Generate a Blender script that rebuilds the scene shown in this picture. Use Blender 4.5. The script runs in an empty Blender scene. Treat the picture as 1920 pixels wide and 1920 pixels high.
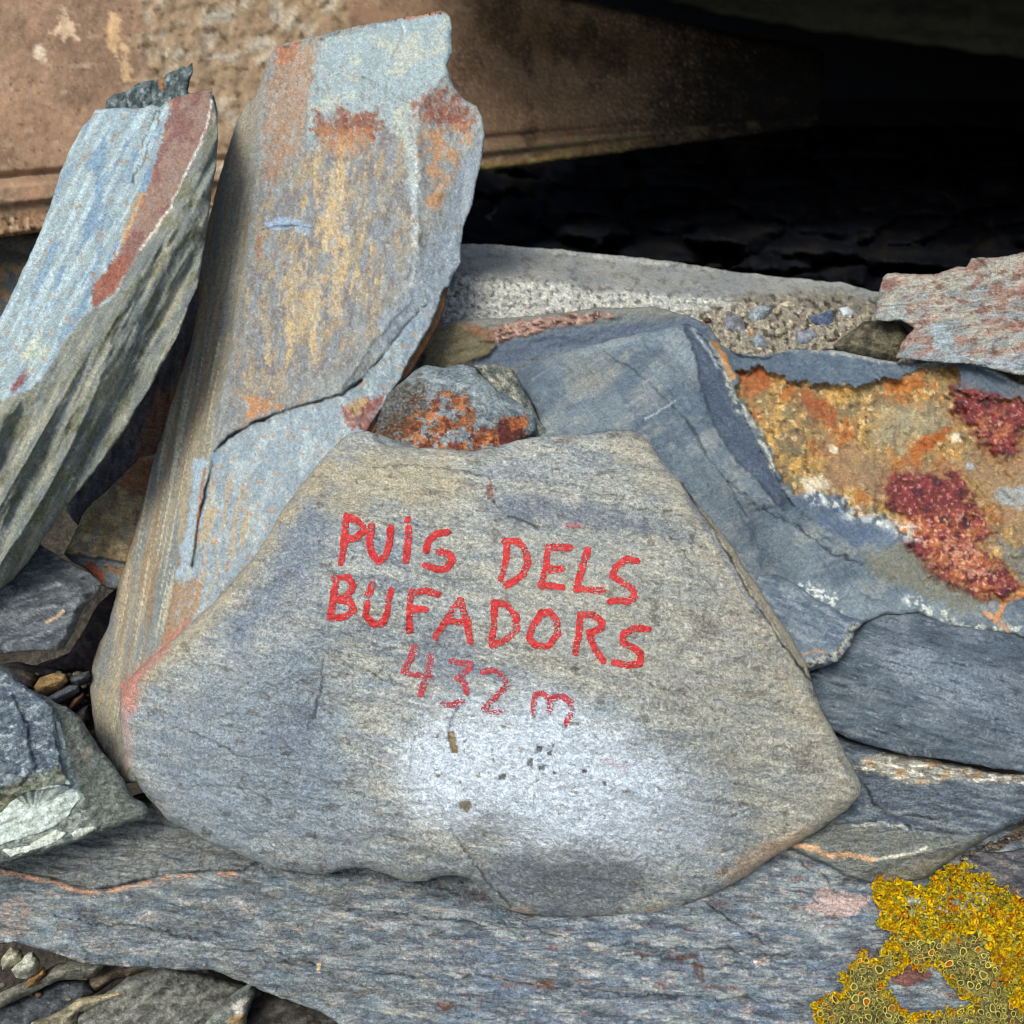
import bpy, math, random
import numpy as np

# ------------------------------------------------------------------ camera, sky, sun, exposure
PITCH = math.radians(27.0)
HCAM = 1.10
TAN = math.tan(math.radians(25.0))
SC = bpy.context.scene
COL = SC.collection
cam_d = bpy.data.cameras.new("camera")
cam_d.sensor_width = 36.0
cam_d.lens = 18.0 / TAN
cam_d.clip_start = 0.02
cam_d.clip_end = 500.0
cam_d.dof.use_dof = True
cam_d.dof.focus_distance = 1.02
cam_d.dof.aperture_fstop = 8.0
cam = bpy.data.objects.new("camera", cam_d)
cam.location = (0, 0, HCAM)
cam.rotation_euler = (math.radians(90) - PITCH, 0, 0)
COL.objects.link(cam)
SC.camera = cam

SUN_EL, SUN_AZ = math.radians(50), math.radians(-26)      # azimuth: 0 = behind the camera, minus = to the left
world = bpy.data.worlds.new("World")
SC.world = world
world.use_nodes = True
wn = world.node_tree
wn.nodes.clear()
sky = wn.nodes.new("ShaderNodeTexSky")
sky.sky_type = 'NISHITA'
sky.sun_disc = False
sky.sun_elevation = SUN_EL
sky.dust_density = 3.0
sky.ozone_density = 1.0
bg = wn.nodes.new("ShaderNodeBackground")
bg.inputs[1].default_value = 0.125
wo = wn.nodes.new("ShaderNodeOutputWorld")
wn.links.new(sky.outputs[0], bg.inputs[0])
wn.links.new(bg.outputs[0], wo.inputs[0])
sun_d = bpy.data.lights.new("sun", 'SUN')
sun_d.energy = 2.1
sun_d.angle = math.radians(22)
sun_d.color = (1.0, 0.965, 0.90)
sun = bpy.data.objects.new("sun", sun_d)
COL.objects.link(sun)
from mathutils import Vector
SDIR = Vector((math.sin(SUN_AZ) * math.cos(SUN_EL), -math.cos(SUN_AZ) * math.cos(SUN_EL), math.sin(SUN_EL)))
sun.rotation_euler = SDIR.to_track_quat('Z', 'Y').to_euler()
sky.sun_rotation = math.atan2(SDIR.x, SDIR.y)
SC.view_settings.view_transform = 'Standard'
SC.view_settings.look = 'None'
SC.view_settings.exposure = 0.58
SC.view_settings.gamma = 1.0
SC.cycles.filter_width = 1.0
SC.cycles.max_bounces = 6
SC.cycles.diffuse_bounces = 3

# ------------------------------------------------------------------ numeric helpers
_T = np.arange(1024) / 1024.0 * 2 * np.pi
_CS, _SN = np.cos(_T).astype(np.float32), np.sin(_T).astype(np.float32)


def _hash(ix, iy, seed):
    h = (ix * 374761393 + iy * 668265263 + seed * 1274126177) & 0xffffffff
    h = ((h ^ (h >> 13)) * 1103515245) & 0xffffffff
    h = ((h ^ (h >> 15)) * 668265263) & 0xffffffff
    return h ^ (h >> 16)


def perlin(x, y, seed):
    xi = np.floor(x).astype(np.int64)
    yi = np.floor(y).astype(np.int64)
    xf, yf = (x - xi).astype(np.float32), (y - yi).astype(np.float32)
    u = xf * xf * xf * (xf * (xf * 6 - 15) + 10)
    v = yf * yf * yf * (yf * (yf * 6 - 15) + 10)

    def g(a, b, dx, dy):
        k = _hash(xi + a, yi + b, seed) & 1023
        return _CS[k] * dx + _SN[k] * dy
    n00, n10 = g(0, 0, xf, yf), g(1, 0, xf - 1, yf)
    n01, n11 = g(0, 1, xf, yf - 1), g(1, 1, xf - 1, yf - 1)
    a = n00 + (n10 - n00) * u
    b = n01 + (n11 - n01) * u
    return (a + (b - a) * v) * 1.4


def worley(x, y, seed):
    xi = np.floor(x).astype(np.int64)
    yi = np.floor(y).astype(np.int64)
    f1 = np.full(x.shape, 9.0)
    f2 = np.full(x.shape, 9.0)
    idn = np.zeros(x.shape)
    for a in (-1, 0, 1):
        for b in (-1, 0, 1):
            h = _hash(xi + a, yi + b, seed)
            px = xi + a + (h & 1023) / 1024.0
            py = yi + b + ((h >> 10) & 1023) / 1024.0
            d = np.hypot(x - px, y - py)
            near = d < f1
            f2 = np.where(near, f1, np.minimum(f2, d))
            idn = np.where(near, ((h >> 20) & 255) / 255.0, idn)
            f1 = np.where(near, d, f1)
    return f1, f2, idn


def sst(a, b, x):
    t = np.clip((x - a) / (b - a), 0, 1)
    return t * t * (3 - 2 * t)


def pts(s):
    if not isinstance(s, str):
        return np.array(s, float)
    return np.array([[float(v) for v in p.split(',')] for p in s.split()])


def seg_dist(X, Y, P, closed=False):
    P = pts(P)
    d2 = np.full(X.shape, 1e12)
    n = len(P)
    for i in range(n if closed else n - 1):
        ax, ay = P[i]
        bx, by = P[(i + 1) % n]
        dx, dy = bx - ax, by - ay
        L = dx * dx + dy * dy + 1e-9
        t = np.clip(((X - ax) * dx + (Y - ay) * dy) / L, 0, 1)
        d2 = np.minimum(d2, (X - ax - t * dx) ** 2 + (Y - ay - t * dy) ** 2)
    return np.sqrt(d2)


def poly_sd(X, Y, P):
    """signed distance, plus inside"""
    P = pts(P)
    ins = np.zeros(X.shape, bool)
    n = len(P)
    for i in range(n):
        ax, ay = P[i]
        bx, by = P[(i + 1) % n]
        if ay == by:
            continue
        c = ((Y < ay) != (Y < by)) & (X < (bx - ax) * (Y - ay) / (by - ay) + ax)
        ins ^= c
    d = seg_dist(X, Y, P, True)
    return np.where(ins, d, -d)


def tps(ctrl, X, Y):
    C = pts(ctrl)
    n = len(C)
    x, y, z = C[:, 0] / 1000, C[:, 1] / 1000, C[:, 2]

    def U(r2):
        return r2 * np.log(r2 + 1e-9)
    K = U((x[:, None] - x) ** 2 + (y[:, None] - y) ** 2) + 1e-4 * np.eye(n)
    Pm = np.c_[np.ones(n), x, y]
    A = np.block([[K, Pm], [Pm.T, np.zeros((3, 3))]])
    w = np.linalg.solve(A, np.r_[z, 0, 0, 0])
    Xs, Ys = X / 1000, Y / 1000
    r = w[n] + w[n + 1] * Xs + w[n + 2] * Ys
    for i in range(n):
        r = r + w[i] * U((Xs - x[i]) ** 2 + (Ys - y[i]) ** 2)
    return r


def plane(a, b, c, X, Y):
    M = np.array([[a[0], a[1], 1], [b[0], b[1], 1], [c[0], c[1], 1.0]])
    k = np.linalg.solve(M, np.array([a[2], b[2], c[2]]))
    return k[0] * X + k[1] * Y + k[2]


def smax(a, b, k=0.004):
    h = np.clip(0.5 + 0.5 * (a - b) / k, 0, 1)
    return b + (a - b) * h + k * h * (1 - h)


def to_world(px, py, d):
    u = (px - 960.0) / 960.0 * TAN * d
    v = (960.0 - py) / 960.0 * TAN * d
    c, s = math.cos(PITCH), math.sin(PITCH)
    return np.stack([u, v * s + d * c, v * c - d * s + HCAM], -1)


AXIS = np.array([0, math.cos(PITCH), -math.sin(PITCH)])


SAT = 0.77
TINT = np.array([0.96, 1.0, 0.955])


def lin(c, sat=None):
    c = np.asarray(c, float)
    lum = (c * np.array([0.3, 0.55, 0.15])).sum(-1, keepdims=True)
    c = lum + (c - lum) * (SAT if sat is None else sat)
    c = np.clip((134 + (c - 134) * 1.16) / 255.0, 0.02, 0.93)
    return np.where(c <= 0.04045, c / 12.92, ((c + 0.055) / 1.055) ** 2.4) * TINT


class Ctx:
    def __init__(s, X, Y, S, seed):
        s.X, s.Y, s.S, s.seed, s.k = X, Y, S, seed, 0
        s.soft, s.j1, s.j2 = True, None, None
        s.col = np.zeros(X.shape + (3,))
        s.d = np.zeros(X.shape)

    def n(s, lx, ly=None, ang=0, o=3, rough=0.5, seed=None):
        """fractal noise, lx px along the direction, ly px across"""
        ly = ly or lx
        if seed is None:
            s.k += 1
            seed = s.seed * 97 + s.k * 13
        a = math.radians(ang)
        x = (s.X * math.cos(a) + s.Y * math.sin(a)) / lx
        y = (-s.X * math.sin(a) + s.Y * math.cos(a)) / ly
        r, amp, tot = 0, 1.0, 0
        for i in range(o):
            r = r + perlin(x * 2 ** i + 17.3 * i, y * 2 ** i - 9.1 * i, seed + i) * amp
            tot += amp
            amp *= rough
        return r / tot * 1.25

    def ridge(s, lx, ly=None, ang=0, o=2, seed=None):
        return 1 - np.abs(s.n(lx, ly, ang, o, 0.5, seed)) * 2.2

    def m(s, poly, soft=4, jit=10, js=26, grow=0):
        sd = poly_sd(s.X, s.Y, poly) + grow
        if jit:
            sd = sd + s.n(js, o=4, rough=0.65) * jit * 1.8
        return sst(-soft, soft, sd)

    def line(s, poly, w, soft=2, jit=4, js=20):
        sd = w - seg_dist(s.X + (s.n(js, o=3) * jit if jit else 0), s.Y + (s.n(js, o=3) * jit if jit else 0), poly)
        return sst(-soft, soft, sd)

    def mix(s, col, mask):
        k = np.clip(mask, 0, 1)
        if s.soft:
            if s.j1 is None:
                s.j1 = s.n(5.5, o=2, rough=.8, seed=s.seed + 901)
                s.j2 = s.n(34, o=3, seed=s.seed + 902)
            k = np.clip(k * (1 + .30 * s.j1 + .30 * s.j2) + k * (1 - k) * 1.6 * s.j1, 0, 1)
        s.col += (np.array(col, float) - s.col) * k[..., None]

    def base(s, c0, *layers):
        """layers: (colour, lx, ly, ang, threshold, soft, strength)"""
        s.col[...] = np.array(c0, float)
        for (c, lx, ly, ang, th, so, st) in layers:
            s.mix(c, sst(th - so, th + so, s.n(lx, ly, ang, 4, 0.6)) * st)

    def grain(s, amp, lx=5, ly=5, ang=0, o=2):
        s.col *= (1 + s.n(lx, ly, ang, o, 0.7) * amp)[..., None]

    def crack(s, poly, w=3, depth=0.003, dark=0.5, jit=6, js=22):
        k = s.line(poly, w * np.clip(.55 + 1.1 * s.n(46, o=3), .05, 1.5), w * 0.9, jit, js)
        s.d += k * depth
        s.col *= (1 - dark * k)[..., None]

    def step(s, poly, dd, soft=4, jit=6, js=22, grow=0):
        mk = s.m(poly, soft, jit, js, grow)
        s.d += mk * dd
        return mk


# ------------------------------------------------------------------ materials
MATS = {}


def rock_mat(name, ang=0.0, aniso=3.0, speck=0.30, bump=0.5, size=1.0, rough=0.85, spec=0.25, dark=0.5):
    if name in MATS:
        return MATS[name]
    m = bpy.data.materials.new(name)
    m.use_nodes = True
    nt = m.node_tree
    N, L = nt.nodes, nt.links
    N.clear()
    out = N.new("ShaderNodeOutputMaterial")
    b = N.new("ShaderNodeBsdfPrincipled")
    b.inputs["Roughness"].default_value = rough
    b.inputs["Specular IOR Level"].default_value = spec
    L.new(b.outputs[0], out.inputs[0])
    at = N.new("ShaderNodeAttribute")
    at.attribute_name = "Col"
    tc = N.new("ShaderNodeTexCoord")
    mp = N.new("ShaderNodeMapping")
    mp.vector_type = 'TEXTURE'
    mp.inputs["Rotation"].default_value = (0, math.radians(ang), 0)
    mp.inputs["Scale"].default_value = (aniso, 1.0, 1.0)
    L.new(tc.outputs["Object"], mp.inputs["Vector"])

    def noise(scale, detail, src, rgh=0.6, dist=0.0):
        n = N.new("ShaderNodeTexNoise")
        n.inputs["Scale"].default_value = scale / size
        n.inputs["Detail"].default_value = detail
        n.inputs["Roughness"].default_value = rgh
        n.inputs["Distortion"].default_value = dist
        L.new(src, n.inputs["Vector"])
        return n.outputs[0]

    def mapr(v, a, b2, c, d):
        r = N.new("ShaderNodeMapRange")
        for i, q in enumerate((a, b2, c, d)):
            r.inputs[i + 1].default_value = q
        L.new(v, r.inputs[0])
        return r.outputs[0]

    def math_(op, a, b2):
        r = N.new("ShaderNodeMath")
        r.operation = op
        for i, q in enumerate((a, b2)):
            if isinstance(q, float):
                r.inputs[i].default_value = q
            else:
                L.new(q, r.inputs[i])
        return r.outputs[0]
    fine = noise(420, 3, tc.outputs["Object"], 0.7)
    fol = noise(230, 4, mp.outputs[0], 0.65, 0.6)
    sp1 = mapr(fine, 0.30, 0.70, 1 - speck, 1 + speck)
    sp2 = mapr(fol, 0.32, 0.68, 1 - speck * 0.8, 1 + speck * 0.8)
    # thin dark hairlines along the foliation
    hair = noise(95, 5, mp.outputs[0], 0.7, 1.2)
    h1 = math_('ABSOLUTE', math_('SUBTRACT', hair, 0.5), 0.0)
    h2 = mapr(h1, 0.0, 0.022, 1 - dark * 0.75, 1.0)
    vfine = noise(900, 2, tc.outputs["Object"], 0.8)
    sp3 = mapr(vfine, 0.32, 0.68, 1 - speck * 1.0, 1 + speck * 1.0)
    mul = math_('MULTIPLY', math_('MULTIPLY', math_('MULTIPLY', sp1, sp2), h2), sp3)
    vm = N.new("ShaderNodeVectorMath")
    vm.operation = 'SCALE'
    L.new(at.outputs["Color"], vm.inputs[0])
    L.new(mul, vm.inputs["Scale"])
    L.new(vm.outputs[0], b.inputs["Base Color"])
    hsum = math_('ADD', math_('ADD', math_('MULTIPLY', fine, 0.7), math_('MULTIPLY', vfine, 0.35)), math_('ADD', fol, math_('MULTIPLY', h2, 0.5)))
    bp = N.new("ShaderNodeBump")
    bp.inputs["Strength"].default_value = bump
    bp.inputs["Distance"].default_value = 0.0024
    L.new(hsum, bp.inputs["Height"])
    L.new(bp.outputs[0], b.inputs["Normal"])
    MATS[name] = m
    return m


# ------------------------------------------------------------------ mesh building
THINGS = {}


def tag(o, label=None, cat=None, group=None, kind=None):
    if label:
        o["label"] = label
    if cat:
        o["category"] = cat
    if group:
        o["group"] = group
    if kind:
        o["kind"] = kind
    return o


def mesh_from(name, V, F, C, mat, parent=None, quads=True, smooth=True):
    org = np.array([V[:, 0].mean(), V[:, 1].mean(), V[:, 2].min()])
    me = bpy.data.meshes.new(name)
    nv = len(V)
    me.vertices.add(nv)
    me.vertices.foreach_set("co", (V - org).astype(np.float32).ravel())
    loops = np.concatenate([f.ravel() for f in F]).astype(np.int32)
    sizes = np.concatenate([np.full(len(f), f.shape[1]) for f in F])
    starts = np.concatenate([[0], np.cumsum(sizes)[:-1]]).astype(np.int32)
    me.loops.add(len(loops))
    me.loops.foreach_set("vertex_index", loops)
    me.polygons.add(len(sizes))
    me.polygons.foreach_set("loop_start", starts)
    me.polygons.foreach_set("use_smooth", np.full(len(sizes), smooth))
    me.update(calc_edges=True)
    if C is not None:
        ca = me.color_attributes.new("Col", 'FLOAT_COLOR', 'POINT')
        ca.data.foreach_set("color", np.c_[C, np.ones(nv)].astype(np.float32).ravel())
    me.materials.append(mat)
    o = bpy.data.objects.new(name, me)
    COL.objects.link(o)
    p = Vector(org)
    if parent is not None:
        o.parent = parent
        w = parent
        while w is not None:
            p = p - Vector(w.location)
            w = w.parent
    o.location = p
    return o


def grid_solid(name, mat, parent, X, Y, S, D, Cc, step, thick, taper=0.12, cap=True, rings=3, seed=1, axis=None):
    """turn the part of the grid where S > 0 into a closed body"""
    gy, gx = np.gradient(S, step)
    gl = np.maximum(np.hypot(gx, gy), 0.3)
    inside = S > 0.35 * step
    snap = (~inside) & (S > -1.15 * step)
    mv = np.where(snap, -S / gl, 0)
    mv = np.clip(mv, -1.1 * step, 1.1 * step)
    Xs, Ys = X + mv * gx / gl, Y + mv * gy / gl
    ok = inside | snap
    q = ok[:-1, :-1] & ok[1:, :-1] & ok[:-1, 1:] & ok[1:, 1:]
    q &= inside[:-1, :-1] | inside[1:, :-1] | inside[:-1, 1:] | inside[1:, 1:]
    H, W = X.shape
    idx = np.arange(H * W).reshape(H, W)
    a, b, c, d = idx[:-1, :-1][q], idx[1:, :-1][q], idx[1:, 1:][q], idx[:-1, 1:][q]
    Q = np.c_[a, b, c, d]
    if len(Q) == 0:
        return None
    used = np.unique(Q)
    remap = np.full(H * W, -1)
    remap[used] = np.arange(len(used))
    Q = remap[Q]
    V = to_world(Xs.ravel()[used], Ys.ravel()[used], D.ravel()[used])
    C = lin(Cc.reshape(-1, 3)[used])
    n = len(used)
    E = np.concatenate([Q[:, [0, 1]], Q[:, [1, 2]], Q[:, [2, 3]], Q[:, [3, 0]]])
    key, rkey = E[:, 0] * n + E[:, 1], E[:, 1] * n + E[:, 0]
    B = E[~np.isin(key, rkey)]
    bv = np.unique(B)
    rb = np.full(n, -1)
    rb[bv] = np.arange(len(bv))
    Bl = rb[B]
    cen = V.mean(0)
    if axis is None:                       # straight away from the viewer's side, so flanks stay slim
        ax = cen - np.array([0, 0, HCAM])
        ax = ax / np.linalg.norm(ax)
        taper = max(taper, 0.28) if thick > .01 else 0.0
    else:
        ax = np.array(axis)
    Vs, Cs, Fs = [V], [C], [Q]
    prev = bv
    rs = np.random.RandomState(seed)
    for k in range(1, rings + 1):
        t = k / rings
        base = V[bv]
        nz = perlin(base[:, 0] * 60 + k * 3.1, base[:, 2] * 60, seed + k) * 0.08 * thick
        P = base + ax * (thick * t + nz * (k < rings))[:, None]
        P = P + (cen + ax * thick - P) * (taper * (0.35 * t + 0.65 * t * t)) + (V[bv] * 0 + perlin(base[:, 0] * 45 + 7 * k, base[:, 2] * 45, seed + 40 + k)[:, None] * 0.0015 * (thick > .01))
        start = sum(len(v) for v in Vs)
        Vs.append(P)
        Cs.append(C[bv])
        cur = start + np.arange(len(bv))
        Fs.append(np.c_[prev[Bl[:, 1]], prev[Bl[:, 0]], cur[Bl[:, 0]], cur[Bl[:, 1]]])
        prev = cur
    if cap:
        start = sum(len(v) for v in Vs)
        Vs.append((cen + ax * thick)[None])
        Cs.append(C.mean(0)[None])
        Fs.append(np.c_[prev[Bl[:, 1]], prev[Bl[:, 0]], np.full(len(Bl), start)])
    return mesh_from(name, np.concatenate(Vs), Fs, np.concatenate(Cs), mat, parent)


def stone(name, outline, fn, mat, label=None, cat=None, group=None, parent=None, step=3.0, thick=0.07,
          r=16, R=0.010, jit=3.0, seed=1, taper=0.15, sdf=None, bbox=None, key=None, rings=3, cap=True,
          grainy=0.0007, axis=None):
    """outline in the photograph's pixels; fn(ctx) sets ctx.d (metres from the lens plane) and ctx.col"""
    if outline is not None:
        P = pts(outline)
        x0, y0 = P.min(0) - 4 * step
        x1, y1 = P.max(0) + 4 * step
    else:
        x0, y0, x1, y1 = bbox
    xs, ys = np.arange(x0, x1, step), np.arange(y0, y1, step)
    X, Y = np.meshgrid(xs, ys)
    c = Ctx(X, Y, None, seed)
    if sdf is None:
        S = poly_sd(X, Y, P)
        if jit:
            S = S + c.n(60, o=5, rough=0.62, seed=seed * 31 + 7) * jit * 2.0
    else:
        S = sdf(c)
    c.S = S
    fn(c)
    D = c.d
    if R:
        t = np.clip(1 - S / r, 0, 1)
        D = D + R * (1 - np.sqrt(np.clip(1 - t * t, 0, 1)))
    if grainy:
        D = D + c.n(11, o=3, rough=0.85, seed=seed + 5) * grainy * 1.5
    if key:
        THINGS[key] = (x0, y0, step, D)
    o = grid_solid(name, mat, parent, X, Y, S, D, c.col, step, thick, taper, cap, rings, seed, axis)
    if key:
        THINGS[key + "_o"] = o
    if o is not None:
        tag(o, label, cat, group)
    return o


def depth_at(key, X, Y):
    x0, y0, st, D = THINGS[key]
    fx = np.clip((X - x0) / st, 0, D.shape[1] - 1.001)
    fy = np.clip((Y - y0) / st, 0, D.shape[0] - 1.001)
    i, j = fx.astype(int), fy.astype(int)
    a, b = fx - i, fy - j
    return (D[j, i] * (1 - a) + D[j, i + 1] * a) * (1 - b) + (D[j + 1, i] * (1 - a) + D[j + 1, i + 1] * a) * b


M_PAINTED = rock_mat("fine_gneiss", ang=14, aniso=1.7, speck=0.36, bump=0.75, size=0.78, dark=0.45)
M_SLATE_UP = rock_mat("upright_slate", ang=72, aniso=5.0, speck=0.26, bump=0.45, size=1.0, dark=0.35)
M_SLATE_L = rock_mat("leaning_slate", ang=62, aniso=4.0, speck=0.28, bump=0.5, size=1.0, dark=0.35)
M_BLUE = rock_mat("blue_slate", ang=-35, aniso=2.5, speck=0.28, bump=0.7, size=0.75, dark=0.3)
M_ROUGH = rock_mat("rough_rusty_rock", ang=-10, aniso=1.6, speck=0.34, bump=0.9, size=1.1, dark=0.6)
M_SLAB = rock_mat("bedded_slate", ang=-8, aniso=3.5, speck=0.38, bump=0.9, size=1.1, dark=0.5)
M_CONC = rock_mat("rough_concrete", ang=0, aniso=1.0, speck=0.32, bump=0.9, size=1.1, dark=0.35)
M_CONCB = rock_mat("brown_concrete", ang=0, aniso=1.2, speck=0.10, bump=0.3, size=2.0, dark=0.10)
M_DARK = rock_mat("dark_rubble", ang=20, aniso=2.5, speck=0.30, bump=0.9, size=1.1, dark=0.5)
M_PAINT = rock_mat("red_paint", ang=-6, aniso=2.0, speck=0.16, bump=0.5, size=0.8, rough=0.6, spec=0.35, dark=0.15)
M_LICH = rock_mat("lichen_skin", ang=0, aniso=1.0, speck=0.28, bump=0.8, size=0.9, rough=0.9, spec=0.1, dark=0.3)

# ------------------------------------------------------------------ ground
def build_ground():
    xs = np.concatenate([-np.geomspace(60, 2.2, 22), np.linspace(-2, 2, 120), np.geomspace(2.2, 60, 22)])
    ys = np.concatenate([-np.geomspace(60, 0.6, 20), np.linspace(-0.4, 2.0, 110), np.geomspace(2.2, 60, 22)])
    X, Y = np.meshgrid(xs, ys)
    z = np.interp(Y, [-1, 0.86, 0.96, 1.08, 1.38, 1.5], [0, 0, 0.04, 0.16, 0.56, 0.60])
    near = np.exp(-(X / 3) ** 2 - ((Y - 1) / 3) ** 2)
    z = z + near * 0.02 * perlin(X * 9, Y * 9, 4) + 0.008 * near * perlin(X * 40, Y * 40, 5) - 0.02
    H, W = X.shape
    idx = np.arange(H * W).reshape(H, W)
    Q = np.c_[idx[:-1, :-1].ravel(), idx[:-1, 1:].ravel(), idx[1:, 1:].ravel(), idx[1:, :-1].ravel()]
    V = np.stack([X, Y, z], -1).reshape(-1, 3)
    n = perlin(X * 14, Y * 14, 8).ravel()[:, None]
    C = lin(np.array([64, 58, 52]) + n * 22)
    o = mesh_from("ground", V, [Q], C, rock_mat("ground_soil", aniso=1.0, speck=0.4, bump=1.0, size=2.5))
    tag(o, kind="structure")


build_ground()

# ------------------------------------------------------------------ bunker
def empty(name, loc, label=None, cat=None, group=None):
    e = bpy.data.objects.new(name, None)
    e.empty_display_size = 0.05
    e.location = loc
    COL.objects.link(e)
    return tag(e, label, cat, group)


BUNK = empty("concrete_bunker", (0, 1.6, 0.0),
             "brown mottled concrete bunker with a low dark slit, behind all the stones", "bunker")


def lint_d(X):
    return 1.0 / np.clip(0.704 - 0.000176 * X, 0.30, 0.80)


def f_lintel(c):
    X, Y = c.X, c.Y
    e = 446 - 0.138 * X                      # lower arris
    w = np.clip(108 - 0.056 * X, 16, 140)    # width of the lip
    t = (e - Y) / w                          # 0 arris .. 1 top of lip
    c.d = lint_d(X) + 0.004 * c.n(120, o=3)
    lip = sst(1.06, 0.86, t)
    c.d -= 0.030 * lip
    c.d -= 0.010 * sst(0.48, 0.62, t) * lip
    c.d += 0.010 * c.line(np.c_[np.arange(-400, 1700, 60.), 446 - .138 * np.arange(-400, 1700, 60.) - np.clip(108 - .056 * np.arange(-400, 1700, 60.), 16, 140) * 1.04], 7, 6, 2)
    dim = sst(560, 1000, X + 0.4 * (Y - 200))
    c.base((160, 126, 100), ((132, 104, 84), 260, 160, 0, 0.05, 0.25, 0.7), ((176, 134, 104), 120, 90, 0, 0.15, 0.2, 0.5),
           ((176, 150, 122), 36, 28, 0, 0.32, 0.08, 0.55), ((96, 76, 62), 14, 12, 0, 0.42, 0.06, 0.5))
    rough = c.m("265,-60 640,-60 660,120 560,260 470,330 410,420 360,300 300,230 250,160 275,60", 10, 24, 60)
    c.mix((160, 134, 104), rough * 0.8)
    c.mix((186, 176, 160), rough * sst(-0.05, 0.45, c.n(60, o=5, rough=.65)) * 0.85)
    c.mix((104, 84, 64), rough * sst(0.12, 0.45, c.n(24, o=4)) * 0.7)
    c.d += rough * 0.004 * c.n(30, o=4)
    for p, col in (("206,20 222,30 226,70 216,106 204,90 200,50", (206, 164, 118)),
                   ("226,86 244,84 240,120 248,150 232,158 226,120", (208, 168, 124)),
                   ("118,20 138,40 146,70 120,72 100,60", (206, 172, 140)),
                   ("66,80 80,96 96,122 78,120 64,104", (212, 190, 164))):
        c.mix(col, c.m(p, 5, 9, 14))
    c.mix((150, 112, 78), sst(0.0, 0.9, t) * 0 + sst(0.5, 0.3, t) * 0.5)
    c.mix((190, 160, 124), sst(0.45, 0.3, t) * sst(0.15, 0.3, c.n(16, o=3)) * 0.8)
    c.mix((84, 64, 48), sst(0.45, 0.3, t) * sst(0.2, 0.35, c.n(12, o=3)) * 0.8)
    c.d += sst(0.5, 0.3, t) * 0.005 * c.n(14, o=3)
    # shade over the inner end, painted into the colour
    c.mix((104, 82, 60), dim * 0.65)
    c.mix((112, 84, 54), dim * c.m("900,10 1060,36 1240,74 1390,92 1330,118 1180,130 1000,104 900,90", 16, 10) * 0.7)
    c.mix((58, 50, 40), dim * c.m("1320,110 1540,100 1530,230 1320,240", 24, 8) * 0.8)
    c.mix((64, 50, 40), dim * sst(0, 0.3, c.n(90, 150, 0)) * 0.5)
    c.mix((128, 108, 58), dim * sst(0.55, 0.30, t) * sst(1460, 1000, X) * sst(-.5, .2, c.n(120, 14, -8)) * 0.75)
    c.mix((30, 28, 26), sst(1040, 1500, X + 40 * c.n(140)) * .92)  # far end sinks into painted shade
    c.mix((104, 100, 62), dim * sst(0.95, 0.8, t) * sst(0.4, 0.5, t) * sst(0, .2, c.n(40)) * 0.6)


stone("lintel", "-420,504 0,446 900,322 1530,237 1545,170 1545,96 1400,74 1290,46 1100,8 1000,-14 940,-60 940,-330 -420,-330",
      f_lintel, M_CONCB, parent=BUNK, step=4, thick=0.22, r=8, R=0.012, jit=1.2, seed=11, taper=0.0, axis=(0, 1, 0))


def f_roof(c):
    c.d = 1.95 + 0.0003 * (c.X - 1500) * 0 + 0.004 * c.n(60)
    c.base((58, 56, 46), ((42, 42, 36), 200, 40, 5, 0, 0.3, 0.8), ((70, 66, 50), 60, 30, 5, 0.2, 0.2, 0.5))


stone("roof_slab", "1120,-40 1290,12 1400,36 1540,62 1700,84 1920,112 2300,160 2300,-260 1120,-260",
      f_roof, M_CONCB, parent=BUNK, step=8, thick=0.5, r=14, R=0.02, jit=3, seed=12, taper=0.0, axis=(0, 1, 0))


def box(name, lo, hi, mat, parent, col, bev=0.01):
    import bmesh
    bm = bmesh.new()
    bmesh.ops.create_cube(bm, size=1.0)
    for v in bm.verts:
        v.co = Vector([(lo[i] + hi[i]) / 2 + v.co[i] * (hi[i] - lo[i]) for i in range(3)])
    bmesh.ops.bevel(bm, geom=bm.edges[:], offset=bev, segments=2, affect='EDGES')
    bm.verts.ensure_lookup_table()
    V = np.array([v.co[:] for v in bm.verts])
    fs = {}
    for f in bm.faces:
        fs.setdefault(len(f.verts), []).append([v.index for v in f.verts])
    bm.free()
    return mesh_from(name, V, [np.array(k) for k in fs.values()], np.tile(lin(col), (len(V), 1)), mat, parent, smooth=False)


M_BLACK = rock_mat("shade_dark_concrete", aniso=1.0, speck=0.1, bump=0.1, size=3.0, spec=0.0, rough=1.0, dark=0.1)  # very dark colour stands in for the shade inside the slit
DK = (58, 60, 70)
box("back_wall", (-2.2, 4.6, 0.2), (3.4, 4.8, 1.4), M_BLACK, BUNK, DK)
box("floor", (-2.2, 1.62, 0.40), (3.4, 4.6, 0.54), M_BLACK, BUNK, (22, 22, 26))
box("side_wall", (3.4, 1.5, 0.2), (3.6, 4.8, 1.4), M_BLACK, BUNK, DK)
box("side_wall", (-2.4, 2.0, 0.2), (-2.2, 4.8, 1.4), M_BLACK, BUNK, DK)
box("shade_canopy", (-0.18, 1.62, 1.20), (3.6, 4.8, 1.5), M_CONCB, BUNK, (70, 64, 54), 0.02)  # unseen slab above the view, added to shade the lintel's right part
box("jamb", (1.25, 1.63, 0.3), (3.6, 1.80, 1.198), M_CONCB, BUNK, (110, 98, 84), 0.02)


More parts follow.
